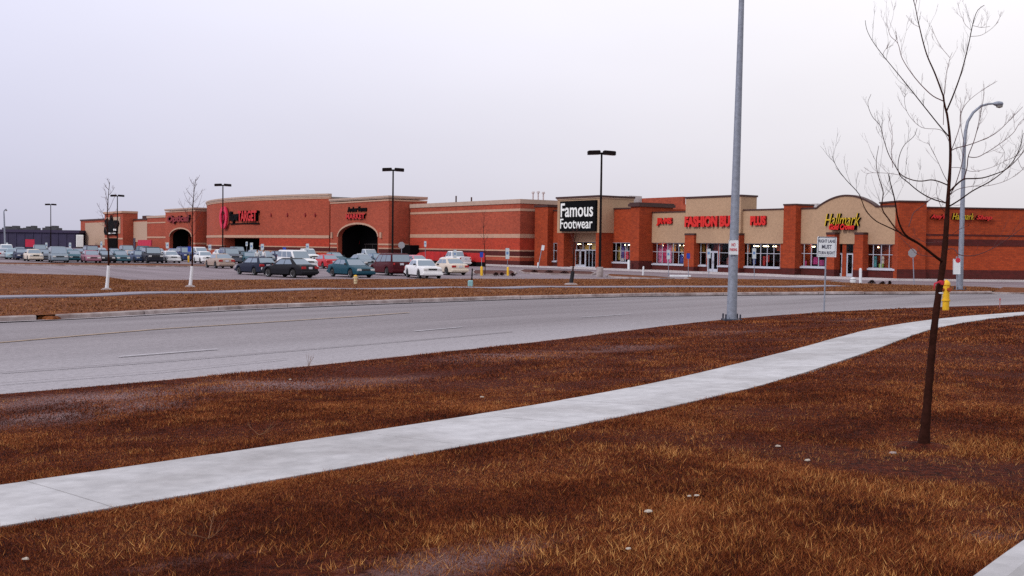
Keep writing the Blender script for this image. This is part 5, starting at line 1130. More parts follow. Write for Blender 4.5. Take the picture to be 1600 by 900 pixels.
# ================================================================== LIGHTS, SIGNS, POSTS
M_BLKP = mat('black_pole', (.010, .006, .007), .8, spec=.1); M_STEEL = mat('galvanised_steel', (.235, .26, .32), .6, .3, var=.28, scale=9, bump=.15); M_PLATE = mat('dark_base_steel', (.03, .035, .055), .6, .3)
M_SGN = mat('white_sheet', (.66, .70, .74), .45, var=.04); M_INK = mat('sign_ink', (.05, .05, .09), .5); M_RINK = mat('red_ink', (.50, .02, .04), .5); M_BLUE = mat('sign_blue', (.015, .05, .38), .5); M_BLUE2 = mat('pale_sign_blue', (.12, .22, .42), .5); M_SGP = mat('parking_sign_white', (.48, .54, .58), .5); M_SBK = mat('sheet_back', (.30, .30, .32), .5, .4)
M_YB = mat('yellow_paint', (.72, .42, .012), .5, var=.12, scale=8)
def lot_lamp(px, pyb, pytop, label, conc=True, wr=1.0):
    P = hit_z(px, pyb, 0); h = at(px, pytop, P.y).z; e = empty('parking_lot_lamp', P, R(8), label, 'lamp post', 'black two-headed lamp posts')
    MB().lathe([(.30, 0), (.30, .82), (.27, .86)], 18).build('concrete_footing', M_KERB, e, True); MB().tube([(0, 0, .86), (0, 0, h - .2)], [.115, .08], 4 if 0 else 8).build('pole', M_BLKP, e)
    MB().rbox(-.2, .2, -.12, .12, h - .28, h - .12, .03).build('bracket', M_BLKP, e)
    for sg in (1, -1):
        M_ = Matrix.Translation((sg * .66, 0, h - .14)) @ Matrix.Rotation(R(3) * sg, 4, 'Y'); hd = MB().rbox(-.52, .52, -.32, .32, -.17, .17, .06, M_).build('lamp_head', M_BLKP, e)
        MB().box(-.4, .4, -.24, .24, -.185, -.172, M_).build('lens', mat('lamp_lens', (.25, .25, .24), .3), hd)
    return e
lot_lamp(937, 433, 236, 'tall black two-headed lamp post before the black shoe store sign')
lot_lamp(613, 418.5, 263, 'black two-headed lamp post before the right arched entrance')
lot_lamp(348, 406, 287.5, 'black two-headed lamp post beside the red roundel sign')
lot_lamp(183.5, 398.5, 304.5, 'black two-headed lamp post above the left brick tower')
lot_lamp(79.5, 393, 318.5, 'smallest black two-headed lamp post, above the distant dark building')

def street_lamp(base, top, arm, head, r0_, r1_, label, hs=1.0):
    """base, top: points; arm: list of points; head: end direction"""
    B = Vector(base); e = empty('street_lamp', B, 0, label, 'street lamp', 'galvanised street lamps'); l = lambda p: Vector(p) - B
    MB().tube([l(B), l(top)], [r0_, r1_], 14).build('pole', M_STEEL, e, True)
    MB().tube([l(p) for p in arm], np.linspace(r1_, r1_ * .55, len(arm)), 10).build('arm', M_STEEL, e, True)
    a, b_ = l(arm[-1]), l(head); d = (b_ - a).normalized(); M_ = Matrix.Translation((a + b_) / 2) @ d.to_track_quat('X', 'Z').to_matrix().to_4x4(); ln = (b_ - a).length
    prof = MB(); V = []; n = 12; st = [(-.5, .06, .05), (-.3, .13, .09), (0, .19, .12), (.35, .17, .10), (.5, .06, .04)]
    for x, ry, rz_ in st:
        for j in range(n): t = 2 * math.pi * j / n; V.append(M_ @ Vector((x * ln, ry * math.cos(t) * hs, rz_ * math.sin(t) * hs)))
    fs_ = [(i * n + j, i * n + (j + 1) % n, (i + 1) * n + (j + 1) % n, (i + 1) * n + j) for i in range(4) for j in range(n)] + [tuple(reversed(range(n))), tuple(range(4 * n, 5 * n))]
    hd = prof.add(V, fs_).build('lamp_head', M_STEEL, e, True)
    MB().lathe([(.15 * hs, 0), (.13 * hs, -.08 * hs), (.02, -.12 * hs)], 14, M=M_ @ Matrix.Translation((.08, 0, -.07 * hs))).build('lens', mat('lamp_lens', (.25, .25, .24), .3), hd, True)
    pl = MB().rbox(-r0_ * 1.75, r0_ * 1.75, -r0_ * 1.75, r0_ * 1.75, .0, .05, .01).build('base_plate', M_PLATE, e)
    for sx in (-1, 1):
        for sy in (-1, 1): MB().tube([(sx * r0_ * 1.4, sy * r0_ * 1.4, .04), (sx * r0_ * 1.4, sy * r0_ * 1.4, .20)], .025, 8).build('anchor_bolt', M_PLATE, pl)
    return e
q = hit_lawn(1143, 501); zb = float(z_of(np.array([q]))[0]); Bp = Vector((q[0], q[1], zb)); Tp = at(1159.3, -20, q[1]); up_ = (Tp - Bp); T2_ = Bp + up_ * ((11.2 - zb) / up_.z)
big_lamp = street_lamp(Bp, T2_, [T2_, T2_ + Vector((-.05, .25, .5)), T2_ + Vector((-.3, .8, .95)), T2_ + Vector((-.8, 1.6, 1.2)), T2_ + Vector((-1.2, 2.2, 1.25))], T2_ + Vector((-1.6, 2.8, 1.25)), .155, .072, 'tall grey steel street lamp post in front, rising out of the photo')
# no-parking plate strapped to it
yy = q[1] - .17; a, b_ = at(1138.3, 397.8, yy), at(1153.6, 374.8, yy); e = empty('no_parking_sign', ((a.x + b_.x) / 2, yy, a.z), 0, 'white plate reading NO PARKING in red, strapped to the tall grey lamp post', 'sign'); hw_, hh_ = (b_.x - a.x) / 2, b_.z - a.z
MB().rbox(-hw_, hw_, -.005, .005, 0, hh_, .02, Matrix.Identity(4)).build('plate', M_SGN, e); pz_ = 0
text_mesh('NO', (-hw_ * .42, hw_ * .42, hh_ * .56, hh_ * .78), -.006, M_RINK, 'lettering', e, .004, 0, .02); text_mesh('PARKING', (-hw_ * .78, hw_ * .78, hh_ * .24, hh_ * .44), -.006, M_RINK, 'lettering', e, .004, 0, .02)
for z_ in (.12, .8): MB().box(-.03, .03, .005, .05, hh_ * z_, hh_ * z_ + .02).build('strap', M_STEEL, e)
B = hit_z(1500, 453.5, .28); Yb = B.y; T = at(1506.5, 232, Yb); street_lamp(B, T, [T, at(1508.5, 206, Yb), at(1512, 190, Yb), at(1520.5, 176, Yb), at(1533, 165.5, Yb), at(1545, 162.3, Yb), at(1552, 162, Yb)], at(1567, 162.5, Yb), .165, .10, 'grey street lamp with curved arm reaching right, behind the bare tree', 1.3)
B = hit_z(8.5, 395, 0); T = at(6.2, 334, B.y); street_lamp(B, T, [T, at(6.0, 331, B.y), at(6.8, 328.5, B.y), at(8, 327.5, B.y)], at(10, 327.5, B.y), .2, .12, 'thin distant street lamp at the far left edge', 1.5)

def post_sign(name, px, pyb, pyt, z, pw, ph, label, cat, face, group=None, topx=None, postw=.03, postm=None, yaw=0):
    P = hit_z(px, pyb, z) if z is not None else Vector((*hit_lawn(px, pyb), float(z_of(np.array([hit_lawn(px, pyb)]))[0])))
    T = at(px if topx is None else topx, pyt, P.y); e = empty(name, P, R(yaw), label, cat, group); d = T - P; d = Matrix.Rotation(-R(yaw), 4, 'Z') @ d
    MB().tube([(0, 0, -.05), d * .995], postw, 8).build('post', postm or M_STEEL, e)
    k = P.y / F; w_, h_ = pw * k / 2, ph * k; y_ = -postw - .012
    lean = Matrix.Translation(d) @ Matrix.Shear('XZ', 4, (0, 0)) if 0 else Matrix.Translation((d.x, d.y, d.z - h_)) @ Matrix.Rotation(math.atan2(d.x, d.z), 4, 'Y')
    pl = face(e, w_, h_, y_); 
    for o in ([pl] if not isinstance(pl, list) else pl): o.matrix_local = lean @ o.matrix_local
    return e
def turn_face(e, w_, h_, y_):
    pl = MB().rbox(-w_, w_, y_ - .004, y_ + .004, 0, h_, .03).build('plate', M_SGN, e); bd = MB(); t = .012; i = .03
    bd.box(-w_ + i, w_ - i, y_ - .007, y_ - .0045, h_ - i - t, h_ - i); bd.box(-w_ + i, w_ - i, y_ - .007, y_ - .0045, i, i + t); bd.box(-w_ + i, -w_ + i + t, y_ - .007, y_ - .0045, i + t, h_ - i - t); bd.box(w_ - i - t, w_ - i, y_ - .007, y_ - .0045, i + t, h_ - i - t); bd.build('border', M_INK, pl)
    for s_, a, b_, wd_ in (('RIGHT LANE', .70, .86, .86), ('MUST', .40, .60, .52), ('TURN RIGHT', .12, .28, .86)): text_mesh(s_, (-w_ * wd_, w_ * wd_, h_ * a, h_ * b_), y_ - .004, M_INK, 'lettering', pl, .004, 0, .025)
    return pl
post_sign('lane_sign', 1287.5, 487, 369.8, None, 29.5, 31.5, 'white square sign reading RIGHT LANE MUST TURN RIGHT beside the road', 'sign', turn_face, topx=1291.5, postw=.028)
def octo(w_, y0, y1, name, m, e, h_): 
    r_ = w_ / math.cos(R(22.5)); return MB().prism_y([(r_ * math.cos(R(22.5 + 45 * k)), h_ / 2 + r_ * math.sin(R(22.5 + 45 * k))) for k in range(8)], y0, y1).build(name, m, e)
post_sign('stop_sign', 1428.3, 444, 388, .02, 13, 15, 'back of an octagonal stop sign before the end brick wall', 'sign', lambda e, w_, h_, y_: octo(w_, y_ - .004, y_ + .004, 'plate', M_SBK, e, h_), topx=1426, postw=.035)
def two_face(e, w_, h_, y_):
    pl = MB().rbox(-w_, w_, y_ - .004, y_ + .004, 0, h_ * .86, .03).build('plate', M_SGN, e); p2 = MB().lathe([(.01, -.004), (w_ * .72, -.004), (w_ * .72, .004), (.01, .004)], 8, M=Matrix.Translation((w_ * .35, y_ - .02, h_ * .78)) @ Matrix.Rotation(R(90), 4, 'X')).build('red_disc', M_RINK, pl); return pl
post_sign('traffic_sign', 1495, 453.5, 400.5, .3, 11, 28, 'white upright sign with a red disc beside the grey lamp on the right', 'sign', two_face, postw=.04)
def access_face(e, w_, h_, y_):
    pl = MB().rbox(-w_, w_, y_ - .004, y_ + .004, 0, h_, .03).build('plate', M_SGP, e); b_ = MB().box(-w_ * .55, w_ * .55, y_ - .008, y_ - .0045, h_ * .40, h_ * .66).build('symbol', M_BLUE2, pl); return pl
def blue_face(e, w_, h_, y_):
    pl = MB().rbox(-w_, w_, y_ - .004, y_ + .004, 0, h_, .03).build('plate', M_BLUE, e); return pl
for px, b, t, w_, h_, lb in [(793, 420, 387.5, 6, 17, 'white and blue parking sign right of the last brick stripes of the big store'), (711, 421, 390, 5, 14, 'white and blue parking sign above the cream sedan'), (664.5, 414, 376.5, 3.6, 9, 'small white parking sign on the wall side above the red barrier'),
                       (1044.5, 431.5, 390, 5.5, 15, 'white and blue parking sign before the leftmost clothing store window'), (1107.5, 434, 388.5, 6, 15, 'white and blue parking sign at the clothing store door'), (1178.5, 435, 387.5, 6, 16.5, 'white and blue parking sign right of the tall grey lamp post'),
                       (480.5, 414, 380.5, 5, 10, 'white parking sign above the white pickup truck'), (410, 409, 381, 5, 10, 'white parking sign right of the wide dark entrance'), (393, 408, 379, 4.5, 12, 'white parking sign against the wide dark entrance'), (385.5, 406, 377.5, 3.2, 7, 'narrow pinkish white sign against the wide dark entrance, left of another'),
                       (328, 406, 382, 4.5, 9, 'white parking sign at the left end of the curved brick wall'), (261.5, 405, 379, 4.5, 9, 'white parking sign just left of the left arched entrance'), (158.5, 402, 377, 3.4, 10, 'white parking sign left of the left brick tower'), (109.5, 400, 379, 3.6, 9, 'white parking sign before the white trailer'), (72.5, 400, 379, 3.4, 9, 'white parking sign right of the crimson banner at far left'), (11, 399, 379, 3.4, 9, 'white parking sign at the far left picture edge')]:
    post_sign('parking_sign', px, b, t, 0, w_, h_, lb, 'sign', access_face, 'accessible parking signs', postw=.03)
for px, b, t, lb in [(752.5, 421, 393.5, 'blue sign plate on a post above the left yellow bollard'), (1075.5, 433.5, 395.5, 'blue sign plate on a post between clothing store windows'), (444.5, 411, 386, 'blue sign plate left of the white pickup truck'), (296, 409, 385, 'blue sign plate above the blue utility vehicle')]:
    post_sign('blue_sign', px, b, t, 0, 5.2, 8.5, lb, 'sign', blue_face, 'small blue signs', postw=.03)
post_sign('leaning_sign', 841, 418, 383, .1, 4.5, 8, 'leaning pole with a small pale sign at the corner of the big store', 'sign', lambda e, w_, h_, y_: MB().rbox(-w_, w_, y_ - .004, y_ + .004, 0, h_, .02).build('plate', M_SGN, e), topx=847.5, postw=.05)
post_sign('store_sign', 627.5, 413, 378, 0, 10, 10, 'grey sign on a post right of the right arched entrance', 'sign', lambda e, w_, h_, y_: octo(w_, y_ - .004, y_ + .004, 'plate', M_SBK, e, h_), postw=.05)
def bollard(px, pyb, pyt, wpx, m, label, name='bollard', group=None, z=0.0, cat='bollard', topx=None):
    P = hit_z(px, pyb, z); T = at(px if topx is None else topx, pyt, P.y); r_ = wpx * P.y / F / 2; h = T.z - z; e = empty(name, P, 0, label, cat, group)
    MB().tube([(0, 0, -.05), ((T.x - P.x) * .9, 0, h * .9), ((T.x - P.x) * .97, 0, h * .97), (T.x - P.x, 0, h)], [r_, r_, r_ * .8, r_ * .3], 14).build('post', m, e, True)
    MB().lathe([(r_ * 1.5, 0), (r_ * 1.5, .04), (r_ * 1.05, .05)], 14).build('collar', M_KERB, e); return e
bollard(752.5, 431.5, 416, 3.9, M_YB, 'left one of two yellow bollards right of the parked cars', 'yellow_bollard', 'yellow bollards')
bollard(793.5, 431.5, 417, 3.5, M_YB, 'right one of two yellow bollards, below the corner of the big store', 'yellow_bollard', 'yellow bollards')
bollard(294.5, 410.5, 399.5, 2.6, M_YB, 'small yellow bollard before the blue utility vehicle', 'yellow_bollard', 'yellow bollards')
M_WP = mat('white_post_paint', (.62, .64, .68), .6, var=.1)
bollard(1004.5, 431.5, 416, 2.6, M_WP, 'slim leaning white post below the gap between shoe and clothing stores', 'white_post', 'white posts', topx=1005.5)
bollard(982.5, 423, 406, 4.2, M_WP, 'thick white post beside the right window of the shoe store', 'white_post', 'white posts')
bollard(1344.5, 444, 419, 4.4, M_WP, 'white post right of the card shop doors', 'white_post', 'white posts')
bollard(841, 419, 410, 3, M_WP, 'short pale post at the foot of the leaning sign', 'white_post', 'white posts')
P = hit_z(1063, 432.5, 0); e = empty('wheel_stop', P, R(4), 'white concrete wheel stop before the clothing store', 'wheel stop'); MB().rbox(-.95, .95, -.12, .12, 0, .16, .04).build('block', M_WP, e)
P = hit_z(1332.5, 445, 0); e = empty('litter_bin', P, 0, 'small round white bin left of the white post', 'bin'); MB().lathe([(.16, 0), (.2, .05), (.22, .4), (.17, .5), (.05, .55)], 16).build('drum', M_WP, e, True); MB().lathe([(.225, .38), (.235, .4), (.225, .43)], 16).build('rim', M_SBK, e)
# hydrants
def hydrant(P, h, label, body, cap, wide=1.0, side_m=None):
    e = empty('fire_hydrant', P, R(20), label, 'hydrant'); r_ = .118 * h / 1.1 * wide
    MB().lathe([(r_ * 1.0, -.05), (r_, .25 * h), (r_ * 1.02, .30 * h)], 20).build('standpipe', body, e, True)
    MB().lathe([(r_ * 1.28, .30 * h), (r_ * 1.28, .325 * h), (r_ * 1.28, .345 * h), (r_ * 1.0, .35 * h)], 20).build('flange', body, e, True, 20)
    MB().lathe([(r_ * 1.02, .35 * h), (r_ * .98, .80 * h), (r_ * 1.18, .815 * h), (r_ * 1.18, .85 * h)], 20).build('barrel', body, e, True, 25)
    MB().lathe([(r_ * 1.15, .85 * h), (r_ * 1.08, .90 * h), (r_ * .8, .95 * h), (r_ * .35, .98 * h), (r_ * .33, 1.0 * h), (r_ * .01, 1.0 * h)], 20).build('bonnet', cap, e, True, 30)
    for a in (180, 0, -90):
        rr_ = r_ * (.42 if a != -90 else .55); M_ = Matrix.Translation((0, 0, .68 * h)) @ Matrix.Rotation(R(a), 4, 'Z') @ Matrix.Rotation(R(90), 4, 'Y')
        MB().lathe([(rr_, 0), (rr_, r_ * 1.35), (rr_ * 1.2, r_ * 1.36), (rr_ * 1.2, r_ * 1.6), (.01, r_ * 1.62)], 12, M=M_).build('nozzle', side_m or body, e, True, 30)
    return e
q = hit_lawn(1477.5, 487.5); zq = float(z_of(np.array([q]))[0]); hp = at(1479, 437, q[1]).z - zq
hydrant(Vector((*q, zq)), hp, 'tall yellow fire hydrant behind the bare tree at the pavement', M_YB, M_YB, 1.0, mat('red_nozzle', (.35, .06, .01), .5))
P = hit_verge(555.5, 443.5); hydrant(P, at(555, 429.5, P.y).z - P.z, 'small yellow and cream fire hydrant on the far verge before the teal sedan', mat('cream_paint', (.55, .45, .28), .6, var=.2, scale=9), M_YB, 1.7)
P = hit_verge(735, 447.5); e = empty('utility_pedestal', P, 0, 'pale teal utility pedestal with a black post on the verge', 'pedestal'); k = P.y / F
MB().rbox(-4 * k, 4 * k, -.14, .14, -.05, 9.5 * k, .04).build('cabinet', mat('teal_plastic', (.22, .42, .46), .5, var=.15, scale=6), e); MB().tube([(.05, .2, -.05), (.09, .2, 28 * k)], [1.2 * k, 1.0 * k], 8).build('post', M_BLK, e)
P = hit_z(1562, 485, .45); e = empty('marker_stake', P, 0, 'thin pinkish wooden stake on the right lawn by the road', 'stake'); MB().tube([(0, 0, -.05), (0, 0, .42)], .018, 4).build('stick', mat('pink_stake', (.35, .14, .12), .7), e); MB().tube([(0, 0, .36), (0, 0, .43)], .022, 4).build('tip', M_RINK, e)

# ================================================================== ISLANDS
def island(pxs, z, m, name='parking_island'):
    P = [hit_z(x, y, 0) for x, y in pxs]; n = len(P); c = sum(P, Vector()) / n; V = [(p.x, p.y, -.05) for p in P] + [(p.x, p.y, z) for p in P]; Pi = [c + (p - c) * (1 - .2 / max(.5, (p - c).length)) for p in P]
    k = MB(); k.add(V + [(p.x, p.y, z) for p in Pi], [(i, (i + 1) % n, n + (i + 1) % n, n + i) for i in range(n)] + [(n + i, n + (i + 1) % n, 2 * n + (i + 1) % n, 2 * n + i) for i in range(n)]); o = k.build('island_kerb', M_KERB)
    b_ = bmesh.new(); b_.from_mesh(o.data); bmesh.ops.recalc_face_normals(b_, faces=b_.faces); b_.to_mesh(o.data); b_.free(); struct(o)
    t = MB(); t.add([(p.x, p.y, z - .02) for p in Pi], [tuple(range(n))]); o = t.build(name, m); struct(o)
    if o.data.polygons[0].normal.z < 0: o.data.flip_normals()
M_MUL = ground_mat('mulch', [(.3, (.03, .012, .012)), (.5, (.09, .035, .03)), (.75, (.17, .10, .09))], 2.0)
island([(-60, 411.5), (40, 412.2), (150, 413), (250, 414), (322, 415), (334, 416.2), (322, 417.2), (250, 417), (150, 416), (40, 414.8), (-60, 413.5)], .13, M_VERGE)
island([(742, 424), (800, 424.5), (808, 427.5), (800, 431), (742, 430), (736, 427)], .13, M_MUL)
island([(818, 422.5), (870, 424), (925, 426), (932, 428.5), (925, 430.5), (860, 429.5), (818, 427.5), (810, 425)], .13, M_MUL)
island([(952, 430), (1030, 433.8), (1055, 436.2), (1030, 437), (955, 434.2), (945, 432)], .13, M_VERGE)
island([(1075, 435.2), (1140, 437.2), (1152, 438.8), (1140, 440.0), (1078, 438.2), (1068, 436.8)], .13, M_VERGE)
island([(1200, 438.2), (1300, 440.5), (1312, 441.5), (1300, 442.6), (1200, 440.8), (1190, 439.5)], .13, M_VERGE)
# low clipped shrubs
M_SHR = blade_mat('shrub_leaves', [(0, (.02, .006, .006)), (.5, (.07, .018, .015)), (1, (.15, .05, .03))])
def shrub(px, py, wpx, hpx, label):
    P = hit_z(px, py, .11); k = P.y / F; rx, rz_ = wpx * k / 2, hpx * k; e = empty('shrub', P, 0, label, 'shrub', 'low bare red shrubs'); mb = MB(); st = MB()
    for _ in range(260):
        a = random.uniform(0, 6.28); el_ = random.uniform(.1, 1.5); rr_ = random.uniform(.6, 1.05); c = Vector((rx * rr_ * math.cos(a) * math.cos(el_), rx * .8 * rr_ * math.sin(a) * math.cos(el_), rz_ * rr_ * math.sin(el_))); s_ = random.uniform(.04, .10)
        u = Vector((random.uniform(-1, 1), random.uniform(-1, 1), random.uniform(-1, 1))).normalized() * s_; v = Vector((random.uniform(-1, 1), random.uniform(-1, 1), random.uniform(-1, 1))).normalized() * s_; mb.add([c, c + u, c + v], [(0, 1, 2)])
    mb.build('foliage', M_SHR, e)
    for _ in range(7): a = random.uniform(0, 6.28); st.tube([(0, 0, -.05), (rx * .6 * math.cos(a), rx * .5 * math.sin(a), rz_ * .7)], [.02, .008], 5)
    st.build('stem', mat('shrub_bark', (.05, .02, .015), .9), e)
for a in [(775, 430.5, 9, 4.5, 'low dark red shrub between the two yellow bollards, left one'), (784, 430, 8, 4, 'low dark red shrub between the two yellow bollards, right one'), (801, 431, 9, 4.5, 'low dark red shrub just right of the right yellow bollard'), (835, 425.5, 12, 3.5, 'dark red shrub on the island below the leaning sign'), (858, 426, 14, 3.5, 'dark red shrub on the island left of the shoe store doors'), (882, 427.5, 14, 4, 'dark red shrub on the island at the dark wrapped sapling'), (1362, 444, 12, 6, 'dark red shrub right of the white post at the card shop'), (1379, 445, 9, 5, 'dark red shrub at the right corner of the card shop'), (1390, 445, 5, 6, 'small dark shrub nearest to the end brick wall')]: shrub(*a)

# ================================================================== TREES
M_BARK = mat('sapling_bark', (.030, .010, .007), .95, spec=.05, var=.5, scale=14, bump=.5)
M_TWIG = mat('twig_bark', (.075, .024, .024), .8, var=.25, scale=9)
M_GUARD = mat('white_trunk_wrap', (.66, .68, .74), .7, var=.08, scale=8)
def spline(P, n):
    """smooth polyline through points (Catmull-Rom)"""
    P = np.array(P, float); m = len(P)
    if m < 3: return resample(P, n)
    o = []; E = np.vstack([2 * P[0] - P[1], P, 2 * P[-1] - P[-2]])
    for i in range(m - 1):
        p0, p1, p2, p3 = E[i], E[i + 1], E[i + 2], E[i + 3]
        for t in np.linspace(0, 1, 6, endpoint=False): o.append(.5 * ((2 * p1) + (-p0 + p2) * t + (2 * p0 - 5 * p1 + 4 * p2 - p3) * t * t + (-p0 + 3 * p1 - 3 * p2 + p3) * t ** 3))
    o.append(P[-1]); return resample(np.array(o), n)
tr = random.Random(11)
def twig(mb, p, d, ln, r_, depth=0):
    """a curved twig turning upwards, with side twigs"""
    pts = [Vector(p)]; v = Vector(d).normalized(); n = 6
    for k in range(n): v = (v + Vector((tr.uniform(-.16, .16), tr.uniform(-.16, .16), .10 + tr.uniform(-.08, .12)))).normalized(); pts.append(pts[-1] + v * ln / n)
    mb.tube(pts, np.linspace(r_, r_ * .45, n + 1), 4, False)
    if depth > 0:
        for _ in range(tr.randint(1, 3)):
            k = tr.randint(1, n - 1); t = (pts[k] - pts[k - 1]).normalized(); s_ = Vector((tr.uniform(-1, 1), tr.uniform(-1, 1), tr.uniform(-.3, .7))); twig(mb, pts[k], t * .7 + s_ * .6, ln * tr.uniform(.3, .55), r_ * .65, depth - 1)
q = hit_lawn(1443, 690); zq = float(z_of(np.array([q]))[0]); YT_ = q[1]; base = Vector((*q, zq))
k_ = YT_ / F
sap = empty('bare_tree', base, 0, 'leaning bare young tree with a red ribbon, on the lawn at the right', 'tree')
def dep(pts, dy): 
    n = len(pts); return [at(x, y, YT_ + dy * i / max(1, n - 1)) - base for i, (x, y) in enumerate(pts)]
trunk_px = [(1443, 697), (1445, 675), (1449, 630), (1455, 560), (1460, 510), (1465, 470), (1470, 435), (1475, 400), (1479, 350), (1482, 300), (1485, 250), (1484, 215), (1480, 180), (1476, 165), (1474, 150)]
trunk_w = [21, 15.5, 14, 13, 12.5, 12, 11.5, 11, 10, 8.5, 6.5, 5.2, 4.4, 3.8, 3.2]
tp_ = spline(dep(trunk_px, .0), 60); tw_ = np.interp(np.linspace(0, 1, 60), np.linspace(0, 1, 15), trunk_w) * k_ / 2 * .9
tw_ = tw_ * (1 + .05 * np.sin(np.arange(60) * 1.7)); MB().tube([Vector(p) for p in tp_], tw_, 12).build('trunk', M_BARK, sap, True)
tb = MB(); 
for i in range(60, 60): pass
# (points, start width px, end width px, depth change)
BR = [
 ([(1474, 150), (1461, 115), (1447, 82), (1435, 35), (1430, 10), (1422, -18)], 3.2, 1.2, .35),
 ([(1478, 176), (1489, 150), (1500, 120), (1508, 92), (1515, 62), (1520, 38), (1527, 17), (1538, 8)], 3.0, 1.0, -.3),
 ([(1474, 158), (1455, 148), (1430, 122), (1410, 92), (1403, 68), (1391, 56), (1387, 40)], 2.0, .7, .5),
 ([(1483, 214), (1466, 194), (1450, 174), (1415, 130), (1380, 87), (1362, 62), (1354, 45), (1352, 32)], 2.4, .8, -.45),
 ([(1474, 195), (1475, 150), (1479, 115), (1484, 92), (1488, 82)], 1.2, .6, .2),
 ([(1480, 289), (1468, 284), (1455, 281), (1440, 283), (1425, 281), (1408, 273), (1398, 258), (1388, 240), (1380, 215), (1375, 196), (1363, 182), (1356, 162), (1361, 147)], 2.4, .7, .6),
 ([(1481, 318), (1457, 311), (1437, 300), (1420, 286), (1405, 272), (1404, 250), (1412, 228), (1428, 213), (1433, 200)], 2.6, .7, -.4),
 ([(1395, 262), (1393, 240), (1394, 205), (1387, 178)], 1.0, .5, .2),
 ([(1484, 299), (1495, 288), (1506, 280), (1520, 279), (1535, 278), (1552, 273), (1573, 264), (1591, 247), (1601, 233), (1606, 215)], 3.2, .9, .5),
 ([(1506, 280), (1511, 262), (1513, 244), (1522, 220), (1529, 193), (1535, 164), (1538, 144)], 2.0, .7, -.3),
 ([(1513, 245), (1523, 246), (1533, 243), (1556, 229), (1582, 209), (1593, 192), (1604, 183)], 1.6, .7, .4),
 ([(1485, 236), (1495, 231), (1508, 228), (1529, 221), (1556, 208), (1582, 183), (1598, 167)], 1.8, .7, -.35),
 ([(1484, 322), (1500, 312), (1520, 298), (1551, 281), (1578, 258), (1592, 235), (1599, 208)], 2.8, .9, -.55),
 ([(1484, 305), (1493, 288), (1504, 251), (1506, 225), (1500, 189), (1502, 165), (1500, 152)], 1.8, .6, .45),
 ([(1486, 236), (1493, 218), (1500, 195), (1502, 176), (1513, 158), (1536, 140), (1557, 127)], 1.5, .5, .5),
 ([(1481, 285), (1474, 272), (1467, 256), (1456, 233), (1449, 222)], 1.2, .5, -.3),
 ([(1486, 228), (1472, 204), (1440, 199), (1419, 178), (1413, 155), (1418, 145)], 1.0, .5, -.5),
 ([(1474, 410), (1462, 401), (1447, 389), (1432, 378), (1416, 368), (1408, 356), (1403, 342), (1400, 325), (1397, 308), (1391, 285), (1388, 272)], 5.5, 1.4, -.5),
 ([(1438, 382), (1420, 373), (1403, 361), (1389, 343), (1378, 325), (1380, 300), (1374, 280), (1369, 255), (1373, 228)], 3.4, .8, .5),
 ([(1408, 364), (1386, 354), (1367, 344), (1352, 327), (1342, 303), (1322, 281), (1308, 262), (1300, 244)], 2.4, .7, -.6),
 ([(1470, 403), (1450, 400), (1433, 397), (1424, 388), (1408, 372), (1395, 358)], 1.4, .6, .4),
 ([(1420, 354), (1424, 342), (1428, 332), (1444, 320), (1460, 309), (1480, 318)], 1.6, 1.2, .2),
 ([(1477, 390), (1491, 389), (1499, 398), (1524, 399), (1555, 386), (1580, 369), (1606, 350)], 2.0, .8, -.4),
 ([(1476, 378), (1465, 378), (1448, 379), (1432, 372)], 1.2, .6, .3),
 ([(1478, 372), (1488, 366), (1500, 358), (1515, 352)], 1.2, .5, -.3),
 ([(1484, 262), (1500, 262), (1520, 268), (1548, 262), (1570, 252), (1596, 240)], 1.0, .5, .6),
 ([(1483, 306), (1496, 296), (1520, 291), (1545, 290), (1575, 281), (1602, 262)], 1.3, .5, .3),
 ([(1479, 335), (1470, 322), (1463, 300), (1466, 285)], 1.1, .5, -.4),
 ([(1430, 10), (1433, -2), (1436, -16)], 1.0, .5, .1), ([(1520, 40), (1534, 43), (1547, 41)], .8, .4, .1), ([(1517, 57), (1533, 55), (1549, 45), (1560, 34)], .9, .4, .1), ([(1379, 86), (1384, 77), (1396, 70)], .8, .4, .1), ([(1484, 90), (1471, 74), (1461, 56), (1455, 40)], .8, .4, .1),
 ([(1403, 68), (1401, 58), (1399, 49)], .7, .4, .05), ([(1436, 42), (1425, 36), (1416, 24)], .7, .4, .1), ([(1518, 48), (1508, 38), (1503, 26)], .6, .3, .1),
 ([(1590, 247), (1596, 262), (1606, 270)], .8, .4, .1), ([(1562, 226), (1570, 240), (1566, 262)], .7, .4, .2), ([(1408, 274), (1390, 271), (1365, 270), (1354, 273), (1353, 288)], .9, .5, .2),
]
for i, (pts, w0, w1, dy) in enumerate(BR):
    n = len(pts) * 4; P3 = dep(pts, dy)
    # start on the trunk or parent: the first point keeps the trunk's depth
    Pn = spline(P3, n); mb = MB(); rad = np.maximum(np.linspace(w0, w1, n) * k_ / 2 * .85, .0014); mb.tube([Vector(p) for p in Pn], rad, 7)
    L3 = float(np.linalg.norm(np.diff(Pn, axis=0), axis=1).sum())
    for _ in range(int(2 + L3 * 5.5)):
        j = tr.randint(int(n * .25), n - 2); d = Vector(Pn[j + 1] - Pn[j - 1]).normalized(); s_ = Vector((tr.uniform(-1, 1), tr.uniform(-1, 1), tr.uniform(-.2, .9))).normalized()
        twig(mb, Pn[j], d * .9 + s_ * .8, tr.uniform(.06, .26) * (1.25 if w0 > 1.5 else .8), .0013, 2)
    mb.build('branch', M_BARK if w0 > 2.2 else M_TWIG, sap, True)
# low soil mound at the foot
mb = MB(); mb.lathe([(.34, -.03), (.26, .015), (.14, .035), (.05, .045)], 22); mo = mb.build('soil_mound', M_LAWN, sap, True)
